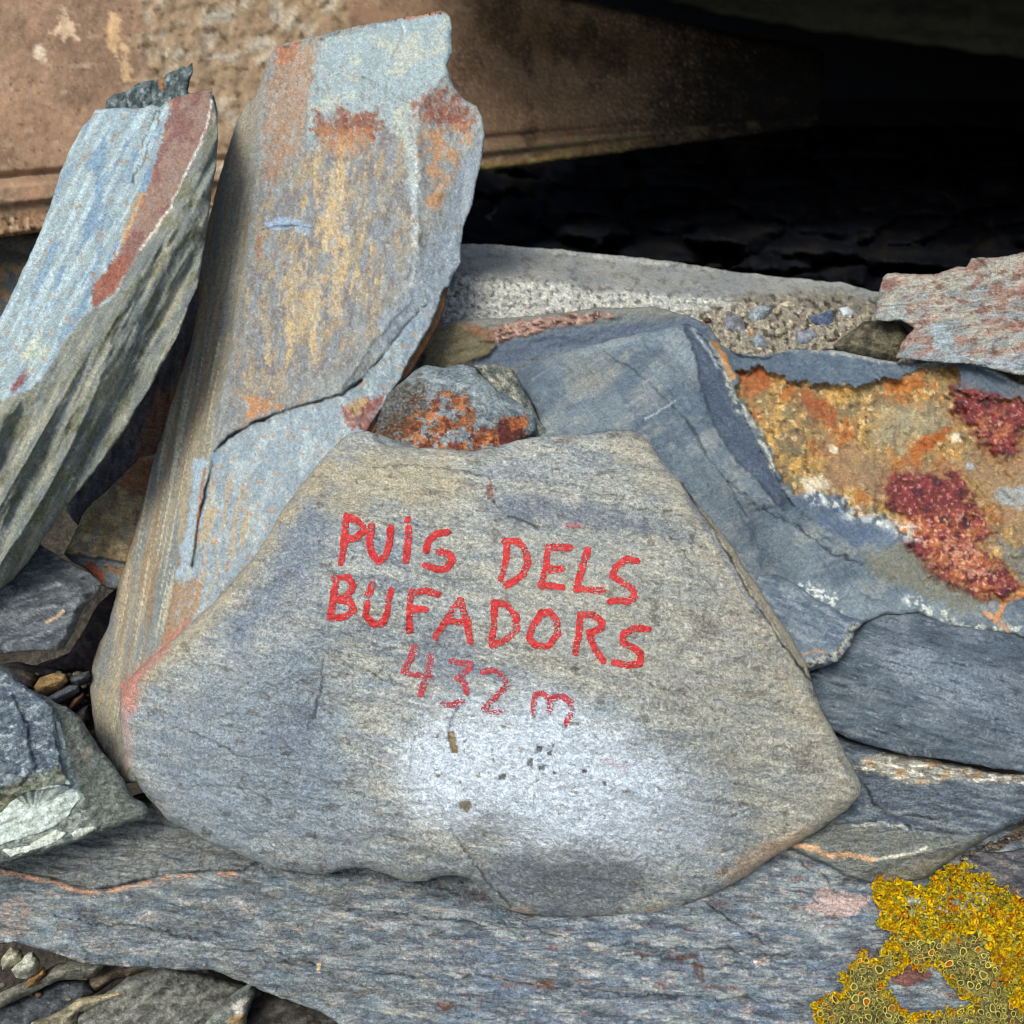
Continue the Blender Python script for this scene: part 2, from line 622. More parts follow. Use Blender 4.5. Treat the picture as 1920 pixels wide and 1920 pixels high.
def f_inner(c):
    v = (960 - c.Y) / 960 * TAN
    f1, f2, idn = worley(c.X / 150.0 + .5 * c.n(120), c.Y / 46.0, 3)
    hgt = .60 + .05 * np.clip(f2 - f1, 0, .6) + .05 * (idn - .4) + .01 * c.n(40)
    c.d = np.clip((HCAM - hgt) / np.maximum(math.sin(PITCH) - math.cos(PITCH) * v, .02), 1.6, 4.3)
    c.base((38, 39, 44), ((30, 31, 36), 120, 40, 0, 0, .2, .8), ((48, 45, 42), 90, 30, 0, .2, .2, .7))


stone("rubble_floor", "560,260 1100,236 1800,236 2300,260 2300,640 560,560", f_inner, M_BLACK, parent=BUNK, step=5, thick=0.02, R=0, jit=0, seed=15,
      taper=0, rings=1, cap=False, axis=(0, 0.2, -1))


def f_sill(c):
    X, Y = c.X, c.Y
    yr = 455 + 0.112 * (X - 860)
    yf = yr + np.clip(64 - 0.02 * (X - 860), 30, 80) + 8 * c.n(90)
    t = (Y - yr) / (yf - yr)
    c.d = 1.52 - 0.20 * np.clip(t, 0, 1) - 0.016 * np.clip((t - 1), 0, 2.2)
    c.d += 0.004 * c.n(50, o=4) + 0.0035 * c.n(14, o=3) * sst(0.5, 1.1, t)
    c.base((158, 158, 155), ((138, 142, 146), 90, 40, 6, 0.05, 0.2, 0.7), ((158, 152, 140), 50, 30, 6, 0.15, 0.2, 0.5))
    fr = sst(0.7, 1.1, t)
    c.mix((178, 176, 168), fr * 0.6)
    c.mix((205, 200, 186), fr * sst(0.12, 0.3, c.n(8, o=3)) * 0.75)
    c.mix((84, 82, 80), fr * sst(0.22, 0.45, c.n(10, o=3)) * 0.8)
    c.mix((112, 110, 108), sst(0.34, 0.46, c.n(24, 14, 5, o=3)) * 0.6)
    ag = c.m("1300,590 1400,560 1560,548 1690,570 1700,700 1320,700", 14, 14)
    c.mix((138, 126, 108), ag * 0.8)
    c.mix((196, 180, 150), ag * sst(0.15, 0.3, c.n(12, o=3)) * 0.8)
    c.mix((60, 54, 46), ag * sst(0.12, 0.3, c.n(13, o=3)) * 0.8)
    c.d += ag * 0.006 * c.n(15, o=4) + .003 * c.n(26, o=4, rough=.7)
    c.mix((108, 106, 102), sst(.1, .4, c.n(30, 16, 6, o=4, rough=.7)) * .5)
    c.mix((74, 76, 78), c.m("780,500 860,490 880,560 860,640 790,620", 20, 12) * sst(-.1, .2, c.n(14)) * 0.5)


SILL = stone("sill", "520,470 860,457 960,461 1050,469 1150,478 1260,490 1370,508 1480,521 1580,531 1636,546 1700,552 1960,580 2250,610 2250,760 520,760",
             f_sill, M_CONC, parent=BUNK, step=3, thick=0.16, r=8, R=0.008, jit=2.2, seed=21, taper=0.0, key="sill", axis=(0, 0.9, -0.43))

_rs = random.Random(5)


def blob(cx, cy, rx, ry, rot=0, n=9, irr=0.22, rnd=_rs):
    P = []
    for i in range(n):
        a = 2 * math.pi * (i + rnd.uniform(-0.25, 0.25)) / n
        k = 1 + rnd.uniform(-irr, irr)
        x, y = rx * k * math.cos(a), ry * k * math.sin(a)
        P.append((cx + x * math.cos(rot) - y * math.sin(rot), cy + x * math.sin(rot) + y * math.cos(rot)))
    return P


def chip_fn(depth0, col, bulge=0.006, key=None, alt=None):
    def f(c):
        base = depth_at(key, c.X, c.Y) * 0.3 + 0.7 * depth0 if key else depth0
        c.d = base - bulge * np.clip(c.S / max(c.S.max(), 1), 0, 1) ** 0.6 + 0.0015 * c.n(16, o=3)
        c.base(col, (alt or tuple(v * 0.78 for v in col), 22, 14, 20, 0.05, 0.2, 0.7))
    return f


AGG = [(1372, 607, 26, 22, (128, 130, 140), "1364,582 1390,596 1402,618 1396,640 1376,655 1352,640 1356,606"),
       (1422, 588, 0, 0, (150, 158, 166), "1402,586 1424,572 1450,576 1440,592 1420,608 1404,600"),
       (1474, 572, 0, 0, (196, 178, 148), "1460,570 1478,564 1494,572 1484,582 1464,582"),
       (1545, 596, 0, 0, (92, 108, 138), "1516,592 1534,590 1562,580 1564,604 1556,622 1536,614 1520,606"),
       (1588, 586, 0, 0, (190, 196, 204), "1572,578 1590,574 1602,584 1598,598 1580,598"),
       (1424, 640, 0, 0, (140, 150, 162), "1420,622 1434,634 1442,652 1416,656 1410,640"),
       (1510, 630, 0, 0, (136, 142, 154), "1494,622 1524,616 1534,632 1514,646 1488,646"),
       (1462, 622, 0, 0, (166, 156, 128), "1448,618 1470,614 1478,622 1466,634 1450,632"),
       (1324, 602, 0, 0, (110, 76, 70), "1318,600 1324,595 1333,598 1332,606 1322,608"),
       (1394, 592, 0, 0, (212, 200, 178), "1388,588 1394,585 1399,590 1396,597 1389,596"),
       (1412, 622, 0, 0, (206, 160, 110), "1404,618 1412,614 1417,624 1412,634 1405,630"),
       (1290, 588, 0, 0, (190, 184, 170), "1284,586 1290,583 1297,587 1294,594 1286,593"),
       (1560, 634, 0, 0, (150, 140, 120), "1548,630 1562,626 1572,634 1562,642 1550,640")]
for i, (cx, cy, _a, _b, col, P) in enumerate(AGG):
    dd = float(depth_at("sill", np.array([cx * 1.0]), np.array([cy * 1.0]))[0])
    stone("embedded_stone", P, chip_fn(dd - 0.002, col, 0.006), M_CONC, parent=SILL, step=1.6, thick=0.02, r=6, R=0.004,
          jit=1.0, seed=40 + i, taper=0.1, rings=1)


def f_base(c):
    c.d = 1.47 + 0.012 * c.n(90) + 0.004 * c.n(20) + 0.02 * sst(500, 470, c.Y)
    c.base((122, 120, 116), ((96, 96, 96), 70, 30, 0, 0, .2, .7))
    c.mix((150, 124, 92), sst(488, 500, c.Y + 5 * c.n(30)))
    c.mix((98, 108, 116), sst(488, 500, c.Y) * sst(0.0, 0.2, c.n(40)) * 0.8)


stone("wall_foot", "-420,440 60,438 420,400 420,700 -420,760", f_base, M_CONC, parent=BUNK, step=6, thick=0.15, jit=2,
      seed=14, taper=0, axis=(0, 1, 0))

# ------------------------------------------------------------------ stones behind
def f_darkslate(c):
    c.d = plane((350, 500, 1.42), (350, 950, 1.24), (150, 800, 1.285), c.X, c.Y) + 0.003 * c.n(40, 14, 100)
    c.base((84, 84, 90), ((64, 64, 70), 60, 20, 105, 0, .2, .8), ((112, 96, 84), 50, 16, 105, .15, .15, .6))
    c.mix((140, 92, 66), c.m("290,740 340,720 330,790 300,860 270,900 250,860", 8, 10) * 0.7)


stone("slate_slab", "330,480 372,470 400,600 400,900 300,960 240,960 190,940 150,990 125,960 122,900 200,800 260,720", f_darkslate, M_DARK,
      "dark shadowed slate slab wedged in the gap between the two tall leaning slabs", "stone", thick=0.05, seed=51, group=None)


def f_ochre(c):
    c.d = plane((130, 1000, 1.195), (290, 1000, 1.205), (200, 880, 1.235), c.X, c.Y) + 0.004 * c.n(50, o=4)
    c.base((150, 132, 100), ((122, 104, 76), 40, 24, 100, 0, .2, .8), ((178, 150, 102), 34, 20, 100, .1, .2, .7),
           ((118, 122, 118), 60, 30, 100, .2, .15, .6))
    low = c.step("115,1040 180,1044 260,1060 270,1120 110,1110", 0.012, 3, 4)
    c.mix((112, 124, 136), low * .9)
    c.mix((168, 92, 66), c.m("152,1046 176,1052 196,1078 192,1100 170,1084", 3, 5))
    c.mix((176, 124, 74), c.m("196,1056 240,1066 236,1080 200,1070", 3, 5) * .8)
    c.mix((140, 88, 62), c.m("225,870 290,860 285,930 240,925 215,905", 5, 8) * .7)


stone("ochre_stone", "122,1038 132,1012 152,970 176,936 206,914 232,890 262,860 300,850 320,1000 300,1120 226,1106 206,1104 184,1088 160,1066 134,1050",
      f_ochre, M_DARK, "ochre brown stone with a rusty lower edge, left of the tall slab", "stone",
      thick=0.05, seed=52, R=0.006)


def f_leftdark(c):
    c.d = plane((0, 1210, 1.09), (180, 1100, 1.13), (60, 1010, 1.16), c.X, c.Y) + 0.005 * c.n(70, 22, -18, o=4)
    c.base((104, 108, 114), ((78, 82, 90), 80, 18, -18, 0, .15, .8), ((142, 146, 150), 60, 10, -18, .2, .12, .6))
    c.mix((196, 168, 132), c.line("88,1166 104,1158 118,1146", 3, 2, 2))
    c.mix((170, 140, 140), c.line("60,1222 100,1224 112,1218", 4, 3, 2) * .7)
    e = c.step("-60,1010 60,1020 190,1100 200,1112 122,1225 108,1228 150,1140 168,1106 60,1060 -60,1050", 0.01, 10, 3)
    c.mix((92, 92, 92), e * .4)


stone("flat_slate", "-60,1010 0,1000 50,1004 90,1030 130,1056 165,1072 190,1092 188,1108 160,1136 140,1180 122,1214 108,1220 70,1220 0,1226 -60,1226",
      f_leftdark, M_DARK, "flat dark grey slate with pale streaks under the pale blue slab's foot", "stone",
      thick=0.06, seed=53, R=0.008, jit=2)


def f_under(c):
    c.d = 1.205 + 0.00006 * (1250 - c.Y) + 0.004 * c.n(50)
    c.base((84, 74, 74), ((64, 58, 60), 60, 20, 30, 0, .2, .7), ((104, 92, 84), 40, 20, 30, .2, .2, .6))


stone("brown_stone", "120,1240 150,1190 185,1130 215,1105 260,1090 260,1240 200,1275 150,1260 100,1262 60,1250", f_under, M_DARK,
      "purplish brown stone in deep shadow, right of the flat dark grey slate", "stone", thick=0.05, seed=54)


def f_under2(c):
    c.d = 1.155 + 0.0002 * (1290 - c.Y) + 0.004 * c.n(40)
    c.base((72, 70, 70), ((54, 54, 56), 50, 16, 10, 0, .2, .7))


stone("thin_slate", "-40,1250 30,1240 110,1256 170,1282 150,1310 60,1300 -40,1330", f_under2, M_DARK,
      "thin blackish slate in the hollow above the pebbles, beneath the flat grey slate", "stone", thick=0.04, seed=55)


def f_bedding(c):
    c.d = 1.155 + 0.00025 * (1330 - c.Y) + 0.006 * c.n(30)
    c.base((86, 82, 80), ((60, 58, 60), 24, 18, 0, 0, .2, .8), ((122, 104, 88), 18, 14, 0, .2, .1, .7))


stone("bedding_stone", "20,1280 100,1270 200,1262 230,1300 230,1420 200,1460 120,1440 60,1340", f_bedding, M_DARK,
      "grey brown stone at the bottom of the hollow, carrying the small pebbles", "stone", thick=0.05, seed=56)

PEB = [("64,1286 74,1270 100,1262 124,1264 128,1278 112,1294 84,1304 68,1298", (184, 146, 92), "ochre yellow oval pebble in the hollow left of the tall slab's foot"),
       ("86,1310 104,1292 130,1282 148,1284 150,1298 132,1310 108,1320 90,1318", (122, 126, 138), "blue grey pebble touching the ochre pebble from below, in the hollow"),
       ("128,1326 136,1308 156,1296 160,1306 148,1322 134,1334", (140, 96, 78), "small reddish brown pebble between the blue grey pebble and the tall slab"),
       ("126,1272 144,1262 168,1258 168,1276 148,1286 132,1284", (98, 102, 110), "small dark grey pebble above the blue grey pebble, against the tall slab"),
       ("30,1262 44,1254 66,1262 72,1276 62,1290 44,1284", (92, 82, 74), "small dark brown pebble at the left end of the pebbles in the hollow"),
       ("140,1342 150,1326 166,1320 170,1350 156,1366 142,1358", (104, 92, 98), "small purplish pebble, lowest of the pebbles, between lichened stone and tall slab")]
for i, (P, col, lab) in enumerate(PEB):
    stone("pebble", P, chip_fn(1.135 - 0.006 * (i == 1) - 0.010 * (i == 0) + 0.004 * (i > 3), col, 0.014), M_DARK, lab, "pebble", group="pebbles in the hollow",
          step=1.8, thick=0.03, r=12, R=0.010, jit=0.8, seed=60 + i, taper=0.4, rings=3)


# backing slab along the top of the boulder
def f_backslab(c):
    c.d = 1.266 + 0.004 * c.n(60, 20, -8, o=4)
    c.base((104, 112, 120), ((120, 124, 124), 90, 24, -8, 0, .2, .6))
    c.mix((92, 104, 122), c.m("800,700 880,660 960,640 1080,615 1200,606 1290,600 1330,610 1330,640 1200,640 1050,660 900,700", 5, 4))
    top = c.m("800,560 1330,560 1330,592 1200,590 1060,598 900,622 800,620", 6, 5)
    c.mix((122, 122, 114), top * .9)
    pk = c.m("884,628 950,606 1020,596 1090,586 1140,588 1150,596 1090,606 1010,622 940,640 900,640", 4, 6)
    c.mix((160, 122, 108), pk)
    c.mix((92, 70, 64), pk * sst(.05, .25, c.n(26, 7, -10, o=3)))
    c.mix((196, 160, 142), pk * sst(.15, .3, c.n(9, o=2)) * .7)
    c.d -= pk * 0.004
    ol = c.m("790,620 860,608 912,620 930,650 905,672 850,690 790,696", 5, 6)
    c.mix((112, 102, 78), ol)
    c.mix((136, 98, 74), c.m("850,604 890,608 930,626 920,644 880,622", 3, 5) * .8)
    c.d -= ol * 0.006


stone("backing_slate", "720,640 800,610 860,600 940,596 1040,588 1120,578 1220,574 1290,592 1330,610 1360,660 1360,760 720,780", f_backslab, M_BLUE,
      "thin blue grey slate with a pinkish rusty streak, between concrete sill and big boulder", "stone",
      thick=0.04, seed=71, R=0.006, r=10, jit=2, step=2.6)


def f_mossy(c):
    c.d = 1.29 + 0.004 * c.n(30) - 0.012 * np.clip(c.S / 40, 0, 1) ** .5
    c.base((104, 98, 80), ((72, 68, 56), 26, 20, 0, 0, .2, .8), ((132, 124, 98), 16, 12, 0, .2, .1, .6))


stone("olive_stone", "1560,650 1590,622 1622,602 1660,600 1690,608 1712,632 1704,660 1680,680 1620,676 1580,664", f_mossy, M_ROUGH,
      "olive brown stone touching the pebbly end of the concrete sill", "stone", thick=0.04, seed=72, R=0.012,
      r=24, step=2.4)
stone("olive_stone", "1780,740 1800,690 1880,680 2000,690 2000,800 1880,790", f_mossy, M_ROUGH,
      "olive brown stone at the right edge under the pink rust mottled stone", "stone", thick=0.04,
      seed=73, R=0.012, r=24)


def f_topright(c):
    c.d = plane((1660, 660, 1.235), (1920, 640, 1.22), (1780, 500, 1.28), c.X, c.Y)
    c.d += 0.004 * c.n(90, 30, -12, o=4) + 0.002 * c.n(26, 8, -10)
    c.base((150, 145, 134), ((130, 136, 138), 70, 40, -10, 0.0, .15, .9), ((164, 150, 136), 50, 22, -10, .15, .15, .7))
    c.mix((148, 104, 90), sst(.02, .26, c.n(80, 34, -12, o=5, rough=.7)) * .7)
    c.mix((120, 78, 66), sst(.2, .3, c.n(34, 16, -12, o=4)) * .6)
    c.mix((140, 152, 160), c.m("1745,610 1770,600 1790,640 1776,662 1750,650", 4, 6))
    c.mix((134, 146, 158), c.m("1690,668 1760,660 1860,672 1920,660 1920,700 1690,690", 6, 6) * .7)
    c.mix((146, 152, 150), c.m("1636,590 1690,560 1700,600 1660,604 1640,612", 5, 6) * .8)
    c.crack("1830,482 1860,512 1850,540", 3, .003, .3)


stone("rust_stained_stone", "1652,540 1656,522 1664,514 1684,512 1720,516 1760,512 1794,500 1812,500 1822,484 1850,484 1880,480 1910,474 1960,466 2020,470 2020,720 1900,700 1820,684 1780,680 1740,676 1680,672 1690,640 1712,616 1690,602 1640,600 1644,570",
      f_topright, M_SLAB, "grey stone mottled with pink rust at the end of the concrete sill", "stone",
      thick=0.09, seed=74, jit=2.2, R=0.006, step=2.6)


# ------------------------------------------------------------------ the big blue boulder with the ochre patch
OCH = "1384,700 1420,690 1450,700 1480,712 1540,724 1600,724 1650,718 1690,706 1740,690 1790,686 1796,712 1792,728 1840,748 1870,750 1930,752 1990,770 1990,1140 1905,1118 1850,1128 1796,1108 1750,1080 1716,1040 1702,1000 1660,970 1590,964 1580,930 1530,925 1490,925 1468,900 1450,850 1425,800 1400,760 1384,740"


def f_boulder(c):
    X, Y = c.X, c.Y
    c.d = tps("990,700,1.235 1290,612,1.245 1150,800,1.185 1340,760,1.20 1400,1000,1.13 1560,1200,1.10 1500,900,1.165 1400,680,1.25 1640,680,1.245 1920,760,1.215 1700,1000,1.15 1920,1180,1.12 1650,1150,1.115 1650,860,1.195 1920,950,1.17 1300,950,1.14",
              X, Y)
    # bevelled shoulder along the left hand face
    c.d += 0.020 * sst(0, 70, 1040 - (X + 0.9 * (Y - 700))) 
    c.d += 0.007 * c.n(150, 60, 50, o=5) + 0.0026 * c.n(40, 12, 40, o=4)
    c.d += .006 * c.m("1400,960 1480,940 1600,1040 1700,1130 1580,1160 1440,1080", 14, 10) + .007 * np.abs(c.n(240, 70, 48, o=3))
    c.base((110, 123, 133), ((88, 102, 118), 190, 80, -30, 0, .25, .8), ((140, 142, 140), 90, 40, -30, .15, .2, .6))
    c.mix((146, 132, 112), c.m("1060,680 1130,670 1160,700 1120,730 1070,720", 30, 10, 30) * .35)
    top = c.m("980,690 1060,650 1120,640 1200,622 1290,608 1330,640 1340,690 1300,700 1240,650 1150,650 1040,670", 8, 6)
    c.mix((136, 148, 156), top * .5)
    c.mix((82, 92, 104), c.m("1300,860 1380,930 1460,1010 1500,1090 1440,1080 1380,1000 1320,930", 30, 14, 40) * .5)
    c.crack("1362,900 1420,950 1500,990 1560,1040 1640,1060", 2.2, .003, .35, 10)
    c.crack("1440,1090 1540,1130 1620,1120 1700,1150", 2.2, .003, .3, 10)
    # dark shoulder right of the face
    sh = c.m("1284,606 1300,612 1330,640 1352,690 1372,730 1400,790 1432,850 1462,910 1490,950 1470,960 1420,900 1370,850 1335,790 1318,740 1310,690", 3, 5)
    c.mix((76, 88, 108), sh * .85)
    c.mix((150, 160, 170), c.line("1296,614 1316,640 1336,668 1346,690", 3, 2, 3) * .8)
    c.d += sh * 0.008
    c.crack("1130,660 1180,690 1230,730 1290,790 1330,860 1362,900 1400,970", 2.4, .002, .28, 5)
    c.mix((166, 176, 184), c.line("1210,786 1240,768 1266,752", 1.6, 1.2, 2) * .8)
    # the dark lip along the top of the patch, with a pale crumbly crest
    lip = c.m("1340,640 1380,664 1440,662 1500,652 1600,664 1700,682 1780,674 1840,684 1900,712 2000,760 2000,800 1900,764 1840,756 1790,740 1796,690 1740,694 1650,722 1560,728 1470,712 1400,692 1370,700", 4, 4)
    c.mix((84, 98, 116), lip * (.8 + .4 * c.n(50, 12, 5, o=4)))
    cr = c.line("1340,622 1372,648 1420,664 1480,652 1560,656 1640,672 1700,680 1762,676 1810,672 1860,692 1930,728", 6, 4, 6)
    c.mix((150, 158, 158), cr * .75)
    c.mix((178, 160, 136), cr * sst(.1, .3, c.n(22)) * c.m("1460,640 1720,640 1720,700 1460,690", 10, 0) * .8)
    c.d -= cr * 0.003
    c.crack("1350,640 1390,668 1430,672 1480,660", 2.4, .004, .5)
    # ochre patch : sunk and rough
    o = c.m(OCH, 4, 9, 30)
    c.d += o * (0.014 + 0.016 * c.n(90, o=4) + 0.006 * c.n(24, o=4, rough=.75))
    c.mix((160, 126, 78), o)
    c.mix((132, 110, 80), o * sst(0, .3, c.n(80, o=5, rough=.65)))
    c.mix((192, 148, 74), o * sst(-.02, .3, c.n(60, o=5, rough=.65)) * .9)
    c.mix((176, 104, 48), o * sst(.04, .35, c.n(90, o=5, rough=.65)) * .85)
    c.mix((122, 114, 84), o * sst(.14, .26, c.n(36, o=4)) * .7)
    c.mix((214, 178, 124), o * sst(.22, .32, c.n(14, o=3)) * .6)
    c.mix((92, 74, 52), o * sst(.26, .36, c.n(16, o=3)) * .6)
    c.mix((168, 88, 46), o * c.m("1380,690 1440,690 1450,716 1420,740 1390,736", 8, 12, 16) * .85)
    c.mix((160, 84, 48), o * c.m("1510,736 1540,740 1572,780 1570,800 1530,790 1500,756", 10, 10) * .8)
    c.mix((182, 104, 44), o * c.m("1660,710 1700,700 1740,706 1730,730 1690,736 1664,744", 8, 12, 16) * .8)
    c.mix((172, 92, 42), o * c.m("1712,830 1760,806 1784,800 1770,824 1736,850 1724,880 1700,874 1690,900 1660,880 1700,860", 5, 8, 14) * .9)
    c.mix((152, 146, 122), o * c.m("1640,760 1740,750 1790,790 1760,810 1710,830 1690,850 1640,830", 16, 14) * .6)
    c.mix((152, 122, 92), o * c.m("1560,820 1680,870 1800,860 1960,820 1990,1000 1900,1010 1820,900 1700,930 1640,920 1560,900", 16, 16) * .75)
    c.mix((150, 112, 84), o * c.m("1520,770 1560,860 1620,900 1570,920 1540,860", 12, 10) * .6)
    w = c.m("1500,896 1540,890 1560,904 1548,920 1510,916", 4, 5) + c.m("1550,830 1572,840 1574,852 1558,846", 3, 4) + c.m("1780,816 1800,812 1802,830 1784,830", 3, 4)
    c.mix((214, 198, 172), w * .8)
    # red crystal crusts
    def red(poly, g):
        k = c.m(poly, 9, 18, 26)
        c.mix((160, 92, 62), c.m(poly, 30, 16, 30) * .6)
        c.d -= k * (0.008 + 0.004 * c.n(26, o=4, rough=.7))
        c.mix((118, 56, 56), k)
        c.mix((146, 66, 66), k * sst(-.1, .25, c.n(18, o=4)))
        c.mix((198, 136, 128), k * sst(.2, .4, c.n(9, o=3)) * .7)
        c.mix((78, 52, 60), k * sst(.16, .4, c.n(24, o=4)) * .7)
        c.mix((180, 104, 66), k * c.m(g, 10, 12) * sst(-.2, .25, c.n(26, o=4)) * .85)
        c.mix((214, 166, 126), k * c.m(g, 10, 12) * sst(.15, .4, c.n(10, o=3)) * .7)
    red("1786,750 1800,726 1830,738 1860,748 1900,752 1960,760 1960,800 1906,810 1904,850 1880,852 1850,830 1820,800 1794,776", "1840,770 1880,766 1900,800 1870,830 1830,796")
    red("1662,900 1690,888 1760,896 1800,890 1806,926 1850,980 1858,1000 1830,1020 1900,1080 1914,1108 1860,1120 1800,1108 1740,1070 1700,1010 1706,986 1690,960 1664,930",
        "1700,970 1760,960 1830,950 1860,1000 1840,1030 1890,1090 1840,1120 1760,1080 1710,1010")
    c.mix((196, 140, 110), c.m("1760,1020 1820,1010 1860,1060 1840,1090 1790,1070", 10, 12) * sst(-.1, .15, c.n(12)) * .7)
    c.mix((206, 132, 78), c.m("1688,980 1710,976 1700,998 1680,996", 3, 5) + c.line("1866,1160 1878,1140 1890,1126 1920,1112", 5, 3, 5))
    # grey windows and white crystal seam round the patch
    c.mix((144, 156, 166), c.m("1856,936 1880,912 1930,920 1930,950 1880,946", 4, 8) * .8 + c.m("1812,868 1824,866 1824,880 1812,878", 2, 3))
    c.mix((112, 116, 118), c.m("1860,1010 1900,1020 1960,1020 1960,1100 1920,1090 1880,1050", 8, 12) * .8)
    seam = c.line("1352,668 1362,700 1376,750 1400,780 1420,800 1440,850 1452,880", 7, 5, 8) * sst(-.2, .15, c.n(12))
    c.mix((184, 182, 164), seam * .75)
    c.mix((190, 130, 70), c.line("1340,640 1356,668 1372,706", 6, 4, 5) * .9)
    sm = c.line("1520,930 1570,944 1600,960 1640,972 1690,994 1712,1000", 15, 10, 12) * sst(-.15, .1, c.n(16, o=3))
    c.mix((204, 204, 196), sm * .8)
    c.mix((74, 92, 124), c.m("1480,930 1580,930 1600,960 1540,960 1490,950", 8, 10) * sst(-.1, .1, c.n(14)) * .7)
    c.mix((88, 106, 134), c.m("1520,960 1600,974 1680,1000 1672,1030 1600,1020 1540,990", 12, 10) * .7)
    # lower blue grey shoulder
    c.mix((122, 118, 98), c.m("1620,1040 1690,1020 1760,1080 1840,1130 1800,1150 1700,1100 1640,1080", 14, 14) * .7)
    c.mix((120, 134, 146), c.m("1440,1080 1520,1080 1620,1110 1700,1110 1760,1140 1840,1190 1700,1160 1580,1170 1500,1130", 14, 14) * .7)
    wh = c.m("1476,1100 1520,1096 1568,1118 1576,1146 1540,1140 1500,1120", 6, 12, 14) * sst(-.1, .12, c.n(12, 8, 20, o=3))
    c.mix((206, 208, 198), wh * .85)
    wl = c.line("1700,1120 1750,1150 1800,1176 1860,1180 1900,1176 1960,1200", 9, 6, 8) * sst(-.1, .12, c.n(14, o=3))
    c.mix((196, 198, 188), wl * .8)
    c.mix((200, 142, 96), c.line("1846,1150 1866,1160 1890,1180", 5, 3, 4) * .8)


stone("boulder", "960,700 990,684 1040,664 1100,650 1150,636 1210,622 1290,606 1310,616 1340,640 1380,662 1430,668 1480,656 1560,656 1650,674 1710,682 1770,674 1816,672 1860,690 1900,712 1960,744 2040,780 2040,1240 1960,1206 1900,1190 1840,1184 1780,1172 1720,1150 1660,1152 1620,1166 1598,1190 1588,1220 1560,1244 1520,1258 1440,1320 1300,1300 1150,1100 1000,960 940,860 990,830 1020,810 1000,760 975,720",
      f_boulder, M_BLUE, "big blue grey boulder with a rough ochre and red crystal patch", "boulder",
      thick=0.14, seed=81, jit=2.0, R=0.010, r=14, step=2.5, rings=4)


def f_chunk(c):
    c.d = plane((1450, 1150, 1.085), (1600, 1200, 1.085), (1500, 1090, 1.105), c.X, c.Y) + .003 * c.n(40, 16, 10, o=4)
    c.base((112, 124, 136), ((86, 100, 120), 50, 20, 15, 0, .2, .8), ((140, 150, 158), 40, 12, 20, .1, .2, .7))
    e = c.m("1500,1256 1520,1230 1560,1224 1586,1196 1600,1168 1620,1176 1600,1230 1560,1262", 4, 7, 12)
    c.mix((168, 164, 148), e * sst(-.2, .1, c.n(12)) * .9)
    c.mix((84, 80, 72), e * sst(.12, .25, c.n(9)) * .8)
    c.mix((180, 140, 110), c.line("1508,1226 1530,1220 1546,1224", 3, 2, 3) * .7)


stone("slate_flake", "1420,1080 1450,1076 1490,1092 1530,1122 1580,1150 1622,1164 1604,1186 1596,1214 1570,1240 1530,1252 1500,1256 1440,1280 1400,1200",
      f_chunk, M_BLUE, "jagged slate flake with a crumbly white edge, beside the painted stone", "stone",
      thick=0.04, seed=82, jit=2.5, R=0.008, r=14, step=2.5)


def f_darkblue(c):
    c.d = tps("1530,1250,1.112 1700,1170,1.121 1920,1220,1.121 1700,1300,1.085 1920,1440,1.085 1600,1380,1.095 1850,1330,1.07", c.X, c.Y)
    c.d += .006 * c.n(130, 44, 14, o=5) + .0028 * c.n(40, 9, 14, o=4)
    c.base((90, 103, 116), ((76, 88, 100), 120, 40, 14, 0, .25, .8), ((114, 122, 132), 140, 40, 14, .1, .2, .7))
    c.mix((140, 152, 166), c.line("1680,1240 1780,1270 1860,1310 1920,1380", 34, 34, 16) * .5)
    c.mix((62, 70, 84), sst(.15, .4, c.n(60, 7, 16, o=4, rough=.65)) * .6)
    c.mix((140, 150, 160), sst(.2, .45, c.n(46, 8, 16, o=4, rough=.65)) * .5)
    c.mix((176, 182, 182), c.m("1680,1404 1750,1412 1780,1424 1700,1420", 6, 8, 12) * sst(-.1, .1, c.n(9)) * .5)


stone("dark_blue_stone", "1500,1270 1560,1240 1600,1180 1640,1150 1720,1146 1780,1168 1850,1180 1920,1186 2020,1220 2020,1464 1920,1448 1860,1440 1780,1424 1700,1416 1640,1402 1590,1384 1560,1370 1500,1340",
      f_darkblue, M_BLUE, "smooth dark blue grey stone directly under the ochre patched boulder", "stone", thick=0.1, seed=83, R=0.006, r=12,
      jit=2, step=2.6)


